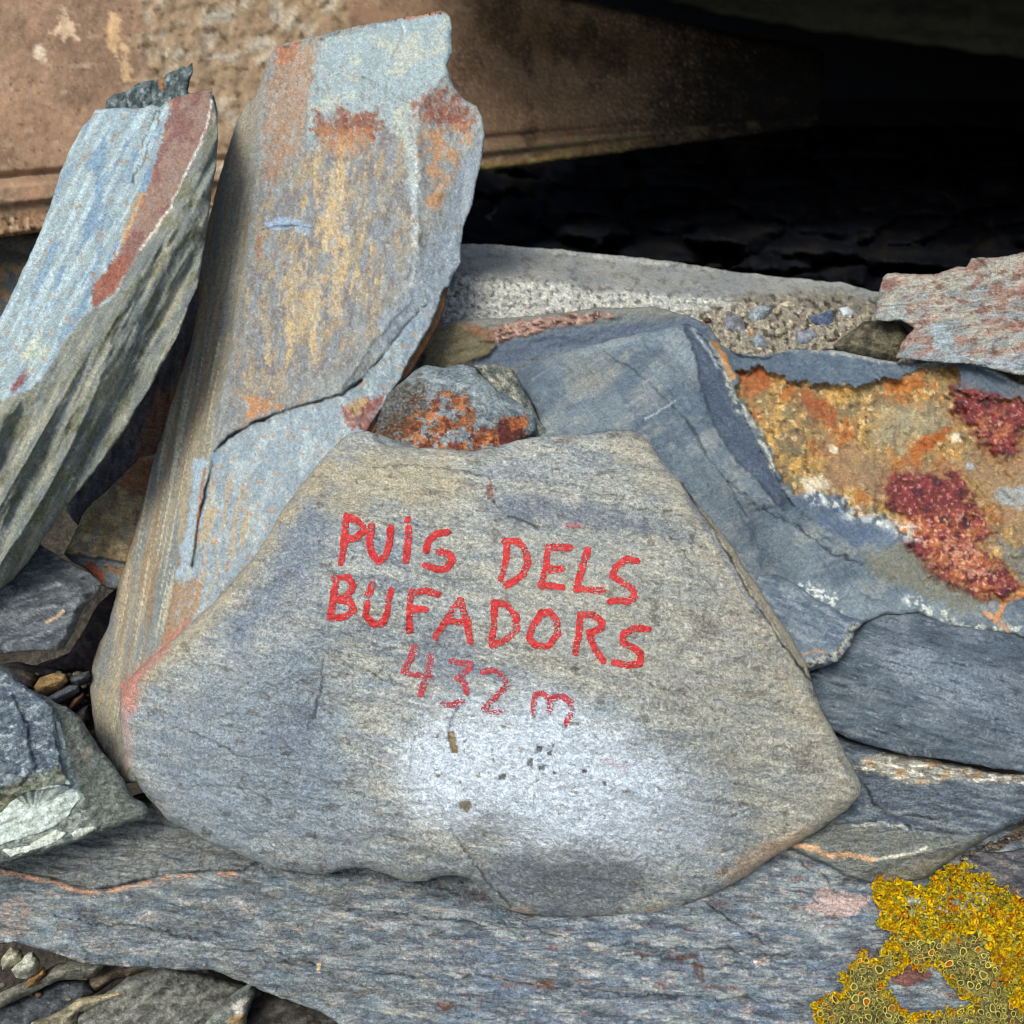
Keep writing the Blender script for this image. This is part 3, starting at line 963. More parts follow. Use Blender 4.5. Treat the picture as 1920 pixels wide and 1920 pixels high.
def f_lower(c):
    c.d = tps("1560,1400,1.115 1700,1440,1.09 1920,1460,1.08 1500,1580,1.045 1640,1640,1.03 1750,1560,1.04 1920,1540,1.045", c.X, c.Y)
    c.d += .004 * c.n(110, 30, 12, o=4) + .002 * c.n(34, 8, 12, o=3)
    c.base((98, 108, 118), ((78, 88, 102), 120, 26, 14, 0, .2, .8), ((128, 134, 136), 100, 16, 12, .15, .15, .6))
    v = c.m("1620,1420 1680,1412 1760,1424 1850,1446 1920,1452 2000,1456 2000,1470 1900,1470 1800,1462 1720,1470 1650,1452 1600,1440", 4, 7, 16)
    c.mix((150, 142, 128), v * .75)
    c.mix((206, 202, 186), v * sst(.0, .15, c.n(30, 8, 8, o=3)) * .85)
    c.mix((176, 140, 96), v * sst(.2, .3, c.n(20, o=3)) * .7)
    c.crack("1780,1424 1850,1444 1920,1452 2010,1458", 3, .006, .7, 3)
    low = c.step("1480,1560 1560,1540 1640,1546 1720,1560 1800,1568 1880,1560 1880,1600 1760,1620 1700,1680 1480,1680", 0.0, 8, 8)
    c.mix((118, 118, 108), low * .75)
    c.crack("1470,1562 1560,1545 1640,1540 1720,1552 1790,1562 1850,1560", 3, .003, .35, 6)
    c.mix((200, 200, 192), c.line("1600,1548 1660,1544 1700,1552", 3, 2, 6) * .7)
    c.mix((202, 152, 110), c.line("1490,1586 1520,1588 1550,1604 1590,1602 1640,1614", 5, 3, 7) * .95)
    c.mix((206, 196, 176), c.line("1640,1612 1700,1602 1740,1590", 2.5, 2, 4) * .8)
    c.crack("1620,1470 1640,1510 1680,1530 1760,1532", 2.5, .003, .4)
    c.d += .010 * c.m("1620,1640 1700,1610 1800,1590 1860,1570 1900,1540 1900,1640 1700,1700", 10, 4)
    c.mix((112, 104, 84), c.m("1640,1640 1720,1612 1800,1592 1790,1630 1700,1670", 10, 6) * .7)


stone("layered_slate", "1480,1400 1560,1372 1600,1388 1660,1404 1740,1420 1820,1438 1900,1452 2020,1464 2020,1520 1940,1530 1900,1548 1856,1566 1820,1590 1780,1616 1730,1648 1700,1654 1630,1652 1590,1644 1550,1620 1500,1598 1466,1580 1420,1560 1440,1460",
      f_lower, M_SLAB, "layered grey slate with a pale quartz vein and orange seam, above the lichen", "stone",
      thick=0.1, seed=84, R=0.010, r=18, jit=2.4, step=2.6)

# ------------------------------------------------------------------ rusty stone in the middle
def f_rusty(c):
    c.d = tps("740,720,1.18 870,690,1.185 1000,790,1.18 720,830,1.155 860,780,1.145 960,840,1.145", c.X, c.Y) + .004 * c.n(50, o=4)
    c.base((124, 136, 142), ((104, 116, 124), 60, 30, 20, 0, .2, .8), ((150, 160, 164), 40, 20, 20, .15, .2, .6))
    r = c.m("780,740 880,740 890,800 960,790 985,790 980,840 900,860 740,850 700,820 740,790", 14, 18, 26)
    c.mix((150, 82, 46), r * sst(-.02, .12, c.n(30, o=4, rough=.65)) * .9)
    c.mix((190, 112, 58), r * sst(.08, .2, c.n(22, o=4)) * .8)
    c.mix((112, 58, 46), r * sst(.12, .24, c.n(18, o=4)) * .8)
    c.mix((110, 52, 46), c.m("936,786 980,786 984,820 960,836 930,826", 4, 8, 14) * .9)
    c.mix((198, 108, 52), c.m("950,784 990,782 984,800 960,806", 4, 8, 14) * .7)
    c.mix((70, 58, 48), c.m("700,740 790,700 800,760 740,850 690,830", 20, 14) * .55)
    c.step("985,760 1010,790 1010,820 960,860 1040,850 1030,760", 0.010, 5, 4)


stone("rusty_stone", "700,760 740,724 780,694 800,684 830,690 866,684 896,690 920,706 950,736 986,756 1004,780 1006,808 984,822 960,850 900,880 700,880",
      f_rusty, M_ROUGH, "small blue grey stone with orange rust blotches, just above the painted stone",
      "stone", thick=0.05, seed=91, R=0.012, r=20, jit=2.2, step=2.2)


def f_thin(c):
    c.d = 1.19 + 0.003 * c.n(30) + .0002 * (c.X - 980)
    c.base((134, 134, 122), ((98, 104, 100), 30, 12, 55, 0, .2, .8), ((180, 172, 150), 30, 10, 55, .2, .1, .6))


stone("slate_sliver", "886,684 930,680 966,694 976,728 996,752 1010,786 1030,816 1050,850 980,860 960,800 930,730", f_thin, M_SLAB,
      "thin grey olive slate sliver along the small rusty stone's right side", "stone", thick=0.02, seed=92, R=0.008, r=12,
      jit=1.5, step=2.2)

# ------------------------------------------------------------------ left leaning slab and the dark one behind it
def f_jag(c):
    c.d = plane((210, 200, 1.27), (400, 200, 1.27), (340, 130, 1.30), c.X, c.Y) + .008 * c.n(30, 18, 110, o=4)
    c.base((94, 106, 108), ((66, 78, 78), 26, 16, 100, 0, .2, .9), ((136, 146, 152), 20, 10, 110, .15, .15, .7))
    c.mix((160, 106, 66), c.m("296,150 306,146 310,170 300,172", 2, 4))


stone("jagged_slate", "196,215 200,190 214,176 236,172 262,154 290,150 306,146 314,138 332,130 342,122 350,126 360,118 362,134 356,152 352,170 366,190 400,178 408,210 400,260 200,260",
      f_jag, M_ROUGH, "jagged dark grey green slate tip showing above the pale blue slab's top", "stone",
      thick=0.03, seed=93, R=0.008, r=8, jit=1.6, step=2.2)

RID = "404,160 392,225 350,320 316,392 262,468 232,520 206,566 176,580 150,600 120,640 92,690 54,730 0,752 -80,780"


def f_left(c):
    X, Y = c.X, c.Y
    base = plane((270, 220, 1.245), (0, 900, 1.03), (120, 300, 1.235), X, Y)
    sdr = poly_sd(X, Y, RID + " -300,780 -300,-200 404,-200") + 5 * c.n(50, o=4)
    under = np.clip(-sdr, 0, 400)
    c.d = base + 0.00030 * under + 0.0002 * np.clip(under - 90, 0, 400)
    # folds on the broken flank
    a = math.radians(118)
    q = (X * math.sin(a) - Y * math.cos(a)) * -1
    fl = sst(0, 30, under)
    c.d += -fl * (0.019 * c.ridge(900, 100, 118, 1) + 0.0045 * c.ridge(500, 34, 118, 2) + 0.0012 * c.ridge(160, 12, 118)) + fl * .004 * c.n(60, 20, 118, o=4)
    c.d += (1 - fl) * (0.002 * c.n(160, 26, 118, o=3))
    up = 1 - sst(-3, 3, -sdr)
    c.base((126, 129, 120), ((104, 110, 108), 130, 16, 118, 0, .2, .8), ((156, 150, 128), 160, 14, 118, .1, .2, .7),
           ((98, 106, 112), 120, 20, 118, .12, .2, .6))
    c.mix((134, 150, 156), up)
    c.mix((156, 174, 182), up * sst(-.05, .2, c.n(180, 14, 118, o=4)) * .8)
    c.mix((104, 132, 158), up * sst(.05, .22, c.n(110, 18, 118, o=4)) * c.m("160,230 330,230 330,330 210,560 60,760 0,700 60,480", 60, 20) * .85)
    c.mix((150, 122, 100), up * sst(.36, .44, c.n(24, 16, 118, o=3)) * .6)
    band = c.m("326,182 400,160 396,226 352,320 318,392 266,468 238,510 204,556 176,574 170,548 196,512 224,470 246,420 280,350 296,290 312,230", 2.5, 5, 16)
    c.mix((136, 108, 96), band)
    c.mix((124, 84, 82), band * sst(0, .25, c.n(90, 30, 118)) * .7)
    c.mix((140, 78, 62), c.m("170,566 176,540 204,500 236,474 246,500 206,556 180,574", 4, 6) * .75)
    c.mix((160, 98, 72), c.line("322,186 312,226 298,290 282,348 250,412 236,450 200,508 176,540", 3.5, 3, 9, 12) * sst(-.2, .2, c.n(40)) * .6)
    c.mix((182, 132, 78), c.line("262,366 246,410 232,450", 6, 4, 6, 12) * .7)
    c.mix((210, 214, 204), c.line("400,166 388,238 350,322 316,394 264,468", 2, 1.5, 4) * .6)
    c.crack("292,206 284,236 270,262 262,300 248,340", 2, .003, .4)
    c.crack("300,210 290,250 276,280 262,320", 1.6, .002, .3)
    c.mix((128, 74, 70), c.m("20,730 48,690 50,706 26,740", 3, 4) * .8)
    c.mix((180, 176, 140), up * c.m("40,640 80,620 90,660 50,700", 14, 10) * .5)
    c.mix((98, 96, 66), (1 - up) * sst(.12, .28, c.n(60, 22, 118)) * .45)


stone("leaning_slab", "170,222 178,206 206,202 240,204 268,202 284,196 300,200 316,190 332,180 360,174 386,168 400,164 398,182 406,200 409,250 404,320 396,372 386,440 376,500 370,540 352,580 338,620 312,670 288,714 262,756 240,800 206,844 178,884 142,926 118,958 84,1006 52,1056 26,1086 0,1106 -60,1140 -60,700 0,596 36,524 72,444 92,392 110,330 136,272 156,236",
      f_left, M_SLATE_L, "pale blue slate slab with a brown rust band, leaning at the left", "stone slab",
      thick=0.07, seed=95, R=0.007, r=10, jit=1.8, step=2.6)

# ------------------------------------------------------------------ the tall upright slab
def f_tall(c):
    X, Y = c.X, c.Y
    c.d = plane((700, 60, 1.31), (700, 780, 1.150), (250, 1300, 1.085), X, Y)
    rid = "510,90 492,190 480,290 470,390 462,500 444,600 424,700 404,780 396,850 380,920 356,1040 326,1170 300,1290 270,1460 270,1600 2000,1600 2000,-100 510,-100"
    sdl = -poly_sd(X, Y, rid) + 4 * c.n(90, 30, 100)
    side = np.clip(sdl, 0, 300)
    c.d += 0.00030 * side
    sm = sst(-6, 10, sdl)
    c.d += sm * (0.0016 * c.n(200, 9, 101, o=3) + .002 * c.n(300, 24, 101, o=2))
    # right bevel
    bev = "846,20 838,130 786,200 776,250 792,310 780,370 786,440 760,520 770,560 700,640 640,730 690,830 900,840 960,300 900,100"
    sb = poly_sd(X, Y, bev) + 6 * c.n(50, o=4)
    c.d += 0.00034 * np.clip(sb, 0, 120) + 0.002 * sst(-4, 6, sb)
    c.d += (1 - sm) * (.0025 * c.n(120, 60, 100, o=4) + .0012 * c.n(30, 12, 95, o=3))
    tp = c.m("506,92 600,70 700,40 850,16 850,120 790,190 740,186 690,150 640,128 600,140", 6, 6)
    c.d += 0.00006 * tp * np.clip(190 - Y, 0, 200)
    c.crack("640,128 690,152 740,182 770,196", 3, .005, .25, 3)
    main = 1 - sm
    c.base((134, 138, 136), ((112, 118, 122), 120, 40, 98, 0, .2, .7))
    # side : brown and olive lines
    c.mix((136, 130, 116), sm)
    c.mix((156, 142, 116), sm * sst(-.1, .3, c.n(360, 20, 101, o=4, rough=.6)) * .75)
    c.mix((112, 120, 124), sm * sst(-.05, .25, c.n(300, 22, 101, o=4, rough=.6)) * .85)
    c.mix((140, 110, 82), sm * sst(.14, .34, c.n(400, 12, 101, o=3, rough=.65)) * .6)
    c.mix((186, 178, 150), sm * sst(.2, .3, c.n(300, 6, 101, o=2)) * c.m("380,640 450,640 400,900 300,1200 200,1400 240,1000 320,700", 20, 10) * .6)
    c.mix((120, 120, 118), .3 * sm * c.m("470,180 500,120 480,300 400,440 400,360 430,260", 20, 10) * .55)
    # face : rust, ochre, bluish grey
    g = main * c.m("480,330 560,280 700,190 790,220 790,440 740,540 700,640 620,710 470,790 430,820 440,620", 24, 26, 50)
    c.mix((116, 112, 114), g * .85)
    c.mix((150, 132, 104), g * sst(-.05, .15, c.n(70, 24, 98, o=5, rough=.65)) * .85)
    c.mix((122, 130, 138), g * sst(.05, .2, c.n(60, 20, 98, o=4)) * .7)
    c.mix((180, 152, 108), g * sst(.04, .3, c.n(80, 22, 96, o=5, rough=.7)) * c.m("560,280 680,240 720,500 660,620 500,740 460,700 540,500", 30, 20) * .9)
    c.mix((190, 160, 114), c.m("612,320 640,300 648,380 640,440 650,520 632,600 616,580 622,480 604,440", 8, 16, 16) * .6)
    c.mix((186, 156, 108), c.m("540,510 560,506 566,560 580,520 600,510 606,560 590,600 560,640 530,620", 8, 16, 16) * .55)
    c.mix((160, 116, 86), main * c.m("512,92 604,74 594,150 570,250 530,330 508,350 494,280 500,180", 14, 16) * .62)
    c.mix((172, 96, 60), main * c.m("512,90 560,78 556,110 530,130 512,110", 6, 8) * .6)
    bl = main * c.m("598,76 720,44 850,16 850,110 838,140 780,196 770,240 780,330 774,400 764,330 752,250 700,220 640,205 590,215 590,290 574,260 584,160", 5, 9, 22)
    c.mix((138, 156, 164), bl * .85)
    c.mix((166, 166, 148), bl * sst(.05, .2, c.n(60, o=4)) * .6)
    c.mix((132, 70, 50), c.m("590,214 620,222 640,202 664,214 700,208 716,230 702,262 670,250 640,270 604,260 590,240", 6, 20, 14) * .72)
    c.mix((176, 120, 78), c.m("600,240 700,240 690,290 640,300 610,280", 8, 14) * .5)
    c.mix((134, 72, 56), c.m("776,192 800,176 842,172 870,196 890,216 880,246 840,232 800,228 782,216", 8, 18, 16) * .72)
    c.mix((172, 122, 82), c.m("788,228 880,232 886,262 858,320 840,380 806,400 786,330", 8, 14) * sst(-.2, .1, c.n(30, o=4)) * .85)
    bb = c.m("900,250 912,300 890,380 872,430 868,500 830,580 760,640 700,660 720,600 770,540 790,470 830,420 850,330", 12, 12)
    c.mix((122, 134, 148), bb * .85)
    c.mix((184, 196, 202), c.line("784,200 776,260 784,330 776,400 780,470 772,530", 5, 4, 9) * .5)
    c.mix((130, 156, 190), c.m("498,418 520,406 556,410 584,424 580,440 548,428 500,430", 2, 4) * .85)
    c.crack("492,430 520,424 552,422 584,428", 1.6, .003, .5, 2)
    c.mix((150, 92, 66), c.m("484,436 492,440 488,480 478,470", 2, 4) * .7)
    low = main * c.m("412,836 430,820 480,794 560,764 640,740 700,690 740,640 800,560 800,640 720,800 600,900 520,1000 400,1120 330,1200 320,1120 360,1000 390,900", 5, 6)
    c.mix((128, 146, 162), low * .7)
    c.mix((156, 168, 172), low * sst(0, .2, c.n(70, 30, 100, o=4)) * .6)
    c.mix((168, 142, 104), low * sst(.02, .2, c.n(120, 12, 100, o=3)) * c.m("380,880 470,900 480,1000 400,1100 330,1200 340,1060", 20, 14) * .7)
    c.mix((136, 76, 66), c.m("640,770 690,744 720,740 700,800 690,812 650,800", 5, 10, 16) * .8)
    c.mix((180, 150, 86), c.m("656,756 680,740 690,752 664,784", 3, 6, 12) * .7)
    c.mix((184, 120, 70), c.m("458,744 500,742 530,764 500,770 464,790", 3, 8, 14) * .7)
    c.mix((140, 160, 178), c.m("362,860 392,862 386,930 372,980 352,1060 326,1098 344,1010 356,950", 3, 5) * .9)
    c.mix((160, 96, 56), c.line("384,880 372,960 368,1010", 3, 2, 2) * .8)
    c.mix((150, 114, 84), .8 * c.m("330,1100 364,1084 378,1100 372,1136 356,1170 330,1200 306,1240 298,1220 316,1160", 3, 8, 14) * .9)
    c.mix((168, 126, 94), low * sst(.38, .45, c.n(14, o=3)) * .8)
    c.mix((140, 148, 154), main * sst(.02, .35, c.n(30, 13, 98, o=5, rough=.75)) * .55)
    c.mix((118, 98, 82), main * sst(.1, .4, c.n(24, 11, 98, o=5, rough=.75)) * c.m("480,90 900,180 880,420 740,600 640,720 430,820", 30, 20) * .5)
    c.mix((176, 174, 160), main * sst(.3, .5, c.n(12, 6, 98, o=3, rough=.7)) * .4)
    # the long crack with its raised upper lip
    ck = "404,846 430,820 470,795 520,775 580,757 640,740 676,714"
    up = c.m("404,846 430,820 470,795 520,775 580,757 640,740 676,714 700,688 740,640 770,600 800,570 800,300 440,300", 3, 3)
    c.d -= main * up * 0.004 * sst(760, 620, X)
    c.crack(ck, 3.0, .006, .5, 4)
    c.crack("676,714 700,688 740,640 770,600 800,570", 1.6, .003, .3, 5)
    c.crack("404,846 396,880 384,930 372,980 366,1030 362,1060", 2.6, .006, .5, 3)
    c.mix((116, 140, 160), c.m("394,856 402,846 412,852 410,866 398,868", 2, 2))
    c.mix((168, 190, 206), c.line("760,60 752,40", 1, 1, 0))
    c.mix((120, 126, 124), c.line("748,40 756,56 742,92 734,110", 2, 1.5, 3) * .6)
    c.mix((176, 104, 68), c.line("760,32 838,20", 4, 3, 2) * .7)
    c.mix((176, 104, 86), c.line("230,1290 300,1222 350,1170", 7, 7, 4) * .6)
    ed = c.line("840,552 834,580 818,614 794,656 762,710 728,768 700,812", 11 + 3 * c.n(60), 1.5, 2)
    c.d += ed * 0.012
    c.mix((132, 88, 54), ed)


stone("tall_slab", "512,96 528,84 560,76 620,60 682,46 720,40 760,31 800,26 832,20 845,34 848,62 847,100 838,124 846,150 852,164 870,184 894,198 906,220 909,256 903,300 894,340 884,386 868,430 864,470 864,492 848,520 836,552 836,572 820,612 796,656 764,710 730,768 702,812 780,840 780,900 700,1100 520,1320 330,1450 236,1470 214,1440 190,1400 180,1380 172,1330 169,1290 174,1240 186,1206 204,1170 218,1110 232,1060 256,985 272,925 292,850 318,770 340,700 360,640 374,572 372,500 384,440 398,384 412,330 428,276 446,222 462,196 478,180 490,150 500,116",
      f_tall, M_SLATE_UP, "tallest upright slate slab, mottled ochre, rust and blue with a diagonal crack", "stone slab",
      thick=0.06, seed=97, R=0.006, r=9, jit=1.5, step=2.4)

def grit():
    rg = random.Random(3)
    vs, fs, cs, o_ = [], [], [], 0
    spots = []
    for _ in range(260):
        spots.append((rg.uniform(20, 175), rg.uniform(1262, 1400), 1.150 + rg.uniform(-.012, .01), rg.uniform(2, 8)))
    for _ in range(60):
        x = rg.uniform(1800, 1930)
        spots.append((x, 1612 - .42 * (x - 1800) + rg.uniform(-8, 10), 1.052 + rg.uniform(-.004, .004), rg.uniform(2, 7)))
    for _ in range(45):
        spots.append((rg.uniform(0, 420), rg.uniform(1800, 1900), 1.155 + rg.uniform(-.02, .01), rg.uniform(3, 9)))
    for (x, y, d, r) in spots:
        n = 7
        P = [(x, y, d - r * .00045)]
        for rr, dz in ((.7, -r * .0003), (1.0, r * .0003)):
            for k in range(n):
                a = 2 * math.pi * k / n
                w = rr * r * rg.uniform(.75, 1.2)
                P.append((x + w * math.cos(a), y + w * .7 * math.sin(a), d + dz))
        P = np.array(P)
        vs.append(to_world(P[:, 0], P[:, 1], P[:, 2]))
        for k in range(n):
            k2 = (k + 1) % n
            fs.append((o_, o_ + 1 + k2, o_ + 1 + k))
            fs.append((o_ + 1 + k, o_ + 1 + k2, o_ + 1 + n + k2))
            fs.append((o_ + 1 + k, o_ + 1 + n + k2, o_ + 1 + n + k))
        cs.append(np.tile(lin(np.array(rg.choice([(120, 108, 92), (96, 94, 94), (140, 128, 108), (84, 76, 70), (132, 104, 78)])) * rg.uniform(.8, 1.1)), (len(P), 1)))
        o_ += len(P)
    ob = mesh_from("grit", np.concatenate(vs), [np.array(fs)], np.concatenate(cs), M_DARK, smooth=False)
    tag(ob, "loose grit and small crumbs of stone in the gaps of the pile", "grit", kind="stuff")


grit()

# ------------------------------------------------------------------ rubble under the long slab
RUB = [("pale_pebble", "0,1800 20,1776 40,1782 44,1800 24,1812 4,1820", (172, 168, 140), 1.10, "pebble", "cream coloured pebble at the lower left edge under the long bottom slab", 0.010),
       ("pale_pebble", "22,1818 44,1790 62,1784 76,1800 74,1820 50,1836 30,1832", (184, 186, 166), 1.10, "pebble", "pale greenish white pebble with an ochre side, right of the cream pebble", 0.010),
       ("ochre_chip", "52,1838 74,1820 84,1806 88,1826 68,1846 50,1852", (172, 130, 74), 1.105, "stone", "small ochre chip just below the pale greenish white pebble", 0.006),
       ("grey_shard", "-30,1900 0,1862 50,1838 110,1806 150,1800 200,1806 180,1832 110,1838 60,1862 0,1890", (130, 128, 116), 1.12, "stone", "long grey beige shard sloping up right under the bottom slab's left end", 0.010),
       ("dark_chunk", "-30,1960 -10,1890 60,1860 110,1836 160,1838 180,1860 150,1890 120,1960", (84, 88, 94), 1.15, "stone", "dark blue grey chunk in the bottom left corner below the long shard", 0.012),
       ("beige_shard", "30,1960 60,1916 100,1900 130,1886 150,1872 200,1862 250,1856 190,1884 150,1900 130,1960", (158, 148, 124), 1.13, "stone", "beige shard with a pale edge, right of the dark corner chunk", 0.012),
       ("grey_rock", "120,1980 140,1900 200,1860 240,1830 300,1810 400,1830 480,1852 470,1890 440,1980", (118, 118, 112), 1.14, "stone", "rough grey rock in the middle of the rubble below the bottom slab", 0.020),
       ("ribbed_slate", "330,1980 400,1900 440,1860 474,1840 478,1864 464,1890 462,1930 400,1980", (128, 134, 130), 1.115, "stone", "greenish grey ribbed slate with a white tip in the rubble below", 0.010),
       ("shadow_rock", "440,1980 466,1880 500,1860 600,1890 700,1920 760,1980", (82, 78, 74), 1.17, "stone", "dark brownish rock in shadow, rightmost of the rubble under the bottom slab", 0.015),
       ("brown_shard", "150,1850 190,1812 260,1800 330,1800 290,1822 220,1836 180,1862", (112, 98, 82), 1.16, "stone", "brown shard in shadow between the long grey beige shard and grey rock", 0.010)]


def rub_fn(col, dd, bul, i):
    def f(c):
        c.d = dd - bul * np.clip(c.S / max(c.S.max(), 1), 0, 1) ** 0.6 + .006 * c.n(46, 20, -32, o=4)
        c.base(col, (tuple(v * .72 for v in col), 36, 18, -30, 0, .2, .8), (tuple(min(v * 1.22, 215) for v in col), 30, 12, -30, .15, .15, .7))
        if i == 7:
            c.d += .004 * c.n(200, 9, -32, o=2)
            c.mix((206, 200, 190), c.m("438,1886 466,1870 466,1904 440,1910", 5, 5))
            c.mix((180, 140, 86), c.m("430,1912 460,1900 456,1920 430,1928", 5, 5) * .7)
        if i == 1:
            c.mix((196, 148, 84), sst(64, 76, c.X) * .8)
        if i == 5:
            c.mix((196, 178, 140), c.line("130,1886 150,1872 200,1862 240,1858", 7, 4, 5) * .8)
    return f


for i, (nm, P, col, dd, cat, lab, bul) in enumerate(RUB):
    stone(nm, P, rub_fn(col, dd, bul, i), M_DARK, lab, cat, step=2.6, thick=0.05, r=14, R=0.012, jit=1.8, seed=110 + i, taper=.25)

# ------------------------------------------------------------------ long bottom slab
def f_bottom(c):
    X, Y = c.X, c.Y
    c.d = tps("0,1640,1.045 0,1780,1.01 300,1560,1.06 300,1820,1.0 600,1640,1.05 600,1880,0.985 1000,1720,1.035 1000,1920,0.965 1400,1640,1.05 1400,1920,0.965 1900,1600,1.06 1900,1920,0.975 1200,1780,1.0 800,1780,1.005", X, Y)
    c.d += .004 * c.n(260, 60, 6, o=4) + .0034 * c.n(80, 16, 8, o=5, rough=.6) + .0060 * np.abs(c.n(420, 34, 4, o=4)) + .0020 * c.n(22, 9, 8, o=3)
    c.base((122, 132, 138), ((96, 108, 120), 160, 30, 8, 0, .25, .8), ((150, 150, 146), 90, 22, 8, .1, .2, .7))
    bz = sst(600, 1000, X)
    c.mix((98, 114, 140), bz * sst(-.1, .3, c.n(170, 44, 6, o=5, rough=.65)) * .6)
    c.mix((158, 164, 168), bz * sst(.02, .3, c.n(90, 22, 6, o=5, rough=.65)) * .6)
    c.mix((88, 96, 108), sst(.04, .28, c.n(90, 26, 8, o=5, rough=.65)) * .6)
    c.mix((172, 156, 144), sst(.22, .45, c.n(60, 18, 8, o=4, rough=.65)) * .6)
    c.mix((128, 98, 96), bz * sst(.36, .46, c.n(50, 18, 4, o=4)) * .6)
    c.mix((112, 110, 106), (1 - bz) * sst(0, .2, c.n(60, 24, 0, o=4)) * .5)
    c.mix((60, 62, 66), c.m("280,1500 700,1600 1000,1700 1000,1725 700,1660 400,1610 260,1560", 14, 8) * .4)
    # upper left layer and the orange crack
    lay = c.m("-60,1632 60,1640 130,1656 180,1668 260,1650 300,1634 380,1636 450,1634 490,1610 300,1480 -60,1500", 3, 4)
    c.d -= lay * .005
    c.mix((116, 116, 112), lay * .5)
    ck = "0,1626 60,1640 100,1648 130,1660 170,1668 210,1664 270,1650 320,1638 380,1634 450,1632"
    c.crack(ck, 3, .004, .5, 0)
    c.mix((188, 138, 108), c.line("0,1632 60,1646 100,1654 130,1666 170,1674 210,1670 270,1656 320,1644 380,1640 440,1638", 4 + 2.5 * c.n(40), 3, 0) * sst(-.35, .1, c.n(46)) * .9)
    c.mix((190, 150, 128), c.m("-20,1700 40,1680 60,1720 20,1760 -20,1760", 20, 16) * sst(-.1, .1, c.n(20, 8, 8)) * .5)
    for q, (pa, ww) in enumerate((("640,1700 800,1720 980,1740 1150,1770 1300,1776 1500,1800", 1.8), ("500,1800 700,1830 900,1830 1100,1860 1300,1870 1540,1880", 1.8),
                                  ("100,1720 260,1740 420,1770 560,1800 700,1860", 1.8), ("1500,1620 1560,1650 1620,1660", 2.2), ("1180,1790 1350,1810 1500,1780", 1.6))):
        c.crack(pa, ww, .0035, .35, 14, 40)
    # pink patch
    pp = c.m("1500,1700 1530,1690 1528,1668 1548,1660 1570,1674 1600,1674 1632,1684 1626,1700 1600,1714 1560,1718 1520,1708", 2, 8, 14)
    c.mix((178, 154, 148), pp)
    c.d -= pp * .0008
    c.mix((124, 82, 74), c.m("1690,1806 1740,1816 1744,1834 1700,1850 1668,1840", 3, 6) + c.m("1600,1780 1660,1770 1650,1800 1600,1800", 8, 8) * .3)
    c.mix((196, 172, 156), c.m("1410,1800 1440,1796 1446,1808 1420,1812", 2, 5) * .7)
    c.mix((120, 84, 72), c.m("820,1880 850,1876 856,1890 830,1896", 3, 5) * .8 + c.m("990,1840 1040,1830 1040,1850 1000,1856", 4, 6) * .6)
    c.mix((92, 70, 66), c.m("1250,1790 1310,1788 1310,1800 1260,1800", 3, 6) * .7 + c.m("1300,1806 1320,1804 1318,1840 1304,1830", 3, 4) * .7)
    c.crack("1320,1690 1360,1720 1400,1744 1430,1770", 2.4, .004, .5)
    c.crack("1180,1722 1240,1740 1300,1730", 2, .003, .3)
    c.mix((210, 178, 140), c.m("596,1806 600,1806 600,1826 592,1822", 1.5, 2) * .8)
    c.mix((196, 200, 196), c.line("0,1760 60,1778 150,1806 320,1816 430,1838 470,1846 540,1880 610,1905", 5, 4, 7) * sst(-.1, .15, c.n(30)) * .6)


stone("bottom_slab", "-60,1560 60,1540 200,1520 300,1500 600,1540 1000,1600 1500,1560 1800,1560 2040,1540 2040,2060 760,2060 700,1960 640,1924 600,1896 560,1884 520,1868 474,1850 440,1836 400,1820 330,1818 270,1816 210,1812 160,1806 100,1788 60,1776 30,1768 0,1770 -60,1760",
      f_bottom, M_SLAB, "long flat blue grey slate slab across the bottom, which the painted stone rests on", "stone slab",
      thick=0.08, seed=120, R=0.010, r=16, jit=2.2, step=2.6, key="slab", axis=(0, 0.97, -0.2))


def f_rr(c):
    c.d = 1.075 + .004 * c.n(24) - .012 * np.clip(c.S / 20, 0, 1) ** .5
    c.base((142, 124, 112), ((112, 98, 90), 24, 14, -30, 0, .2, .8))


stone("pinkish_stone", "1846,1578 1870,1566 1900,1552 1924,1540 1930,1560 1910,1586 1882,1602 1862,1596", f_rr, M_ROUGH,
      "small pinkish brown stone jammed under the layered slate's right end", "stone", step=2, thick=0.02, r=14, R=.01, jit=1.2, seed=131)


def f_rd(c):
    c.d = depth_at("slab", c.X, c.Y) - .012 + .004 * c.n(40, 14, 10, o=4)
    c.base((96, 96, 100), ((76, 76, 82), 60, 14, 20, 0, .2, .8), ((130, 118, 112), 50, 16, 10, .15, .15, .6))


stone("dark_wedge", "1790,1630 1830,1596 1870,1600 1920,1588 2040,1580 2040,1720 1960,1700 1900,1680 1840,1650", f_rd, M_SLAB,
      "dark grey cracked wedge of rock behind the top of the yellow lichen", "stone", step=2.4, thick=0.03, seed=132,
      R=.006, jit=2)

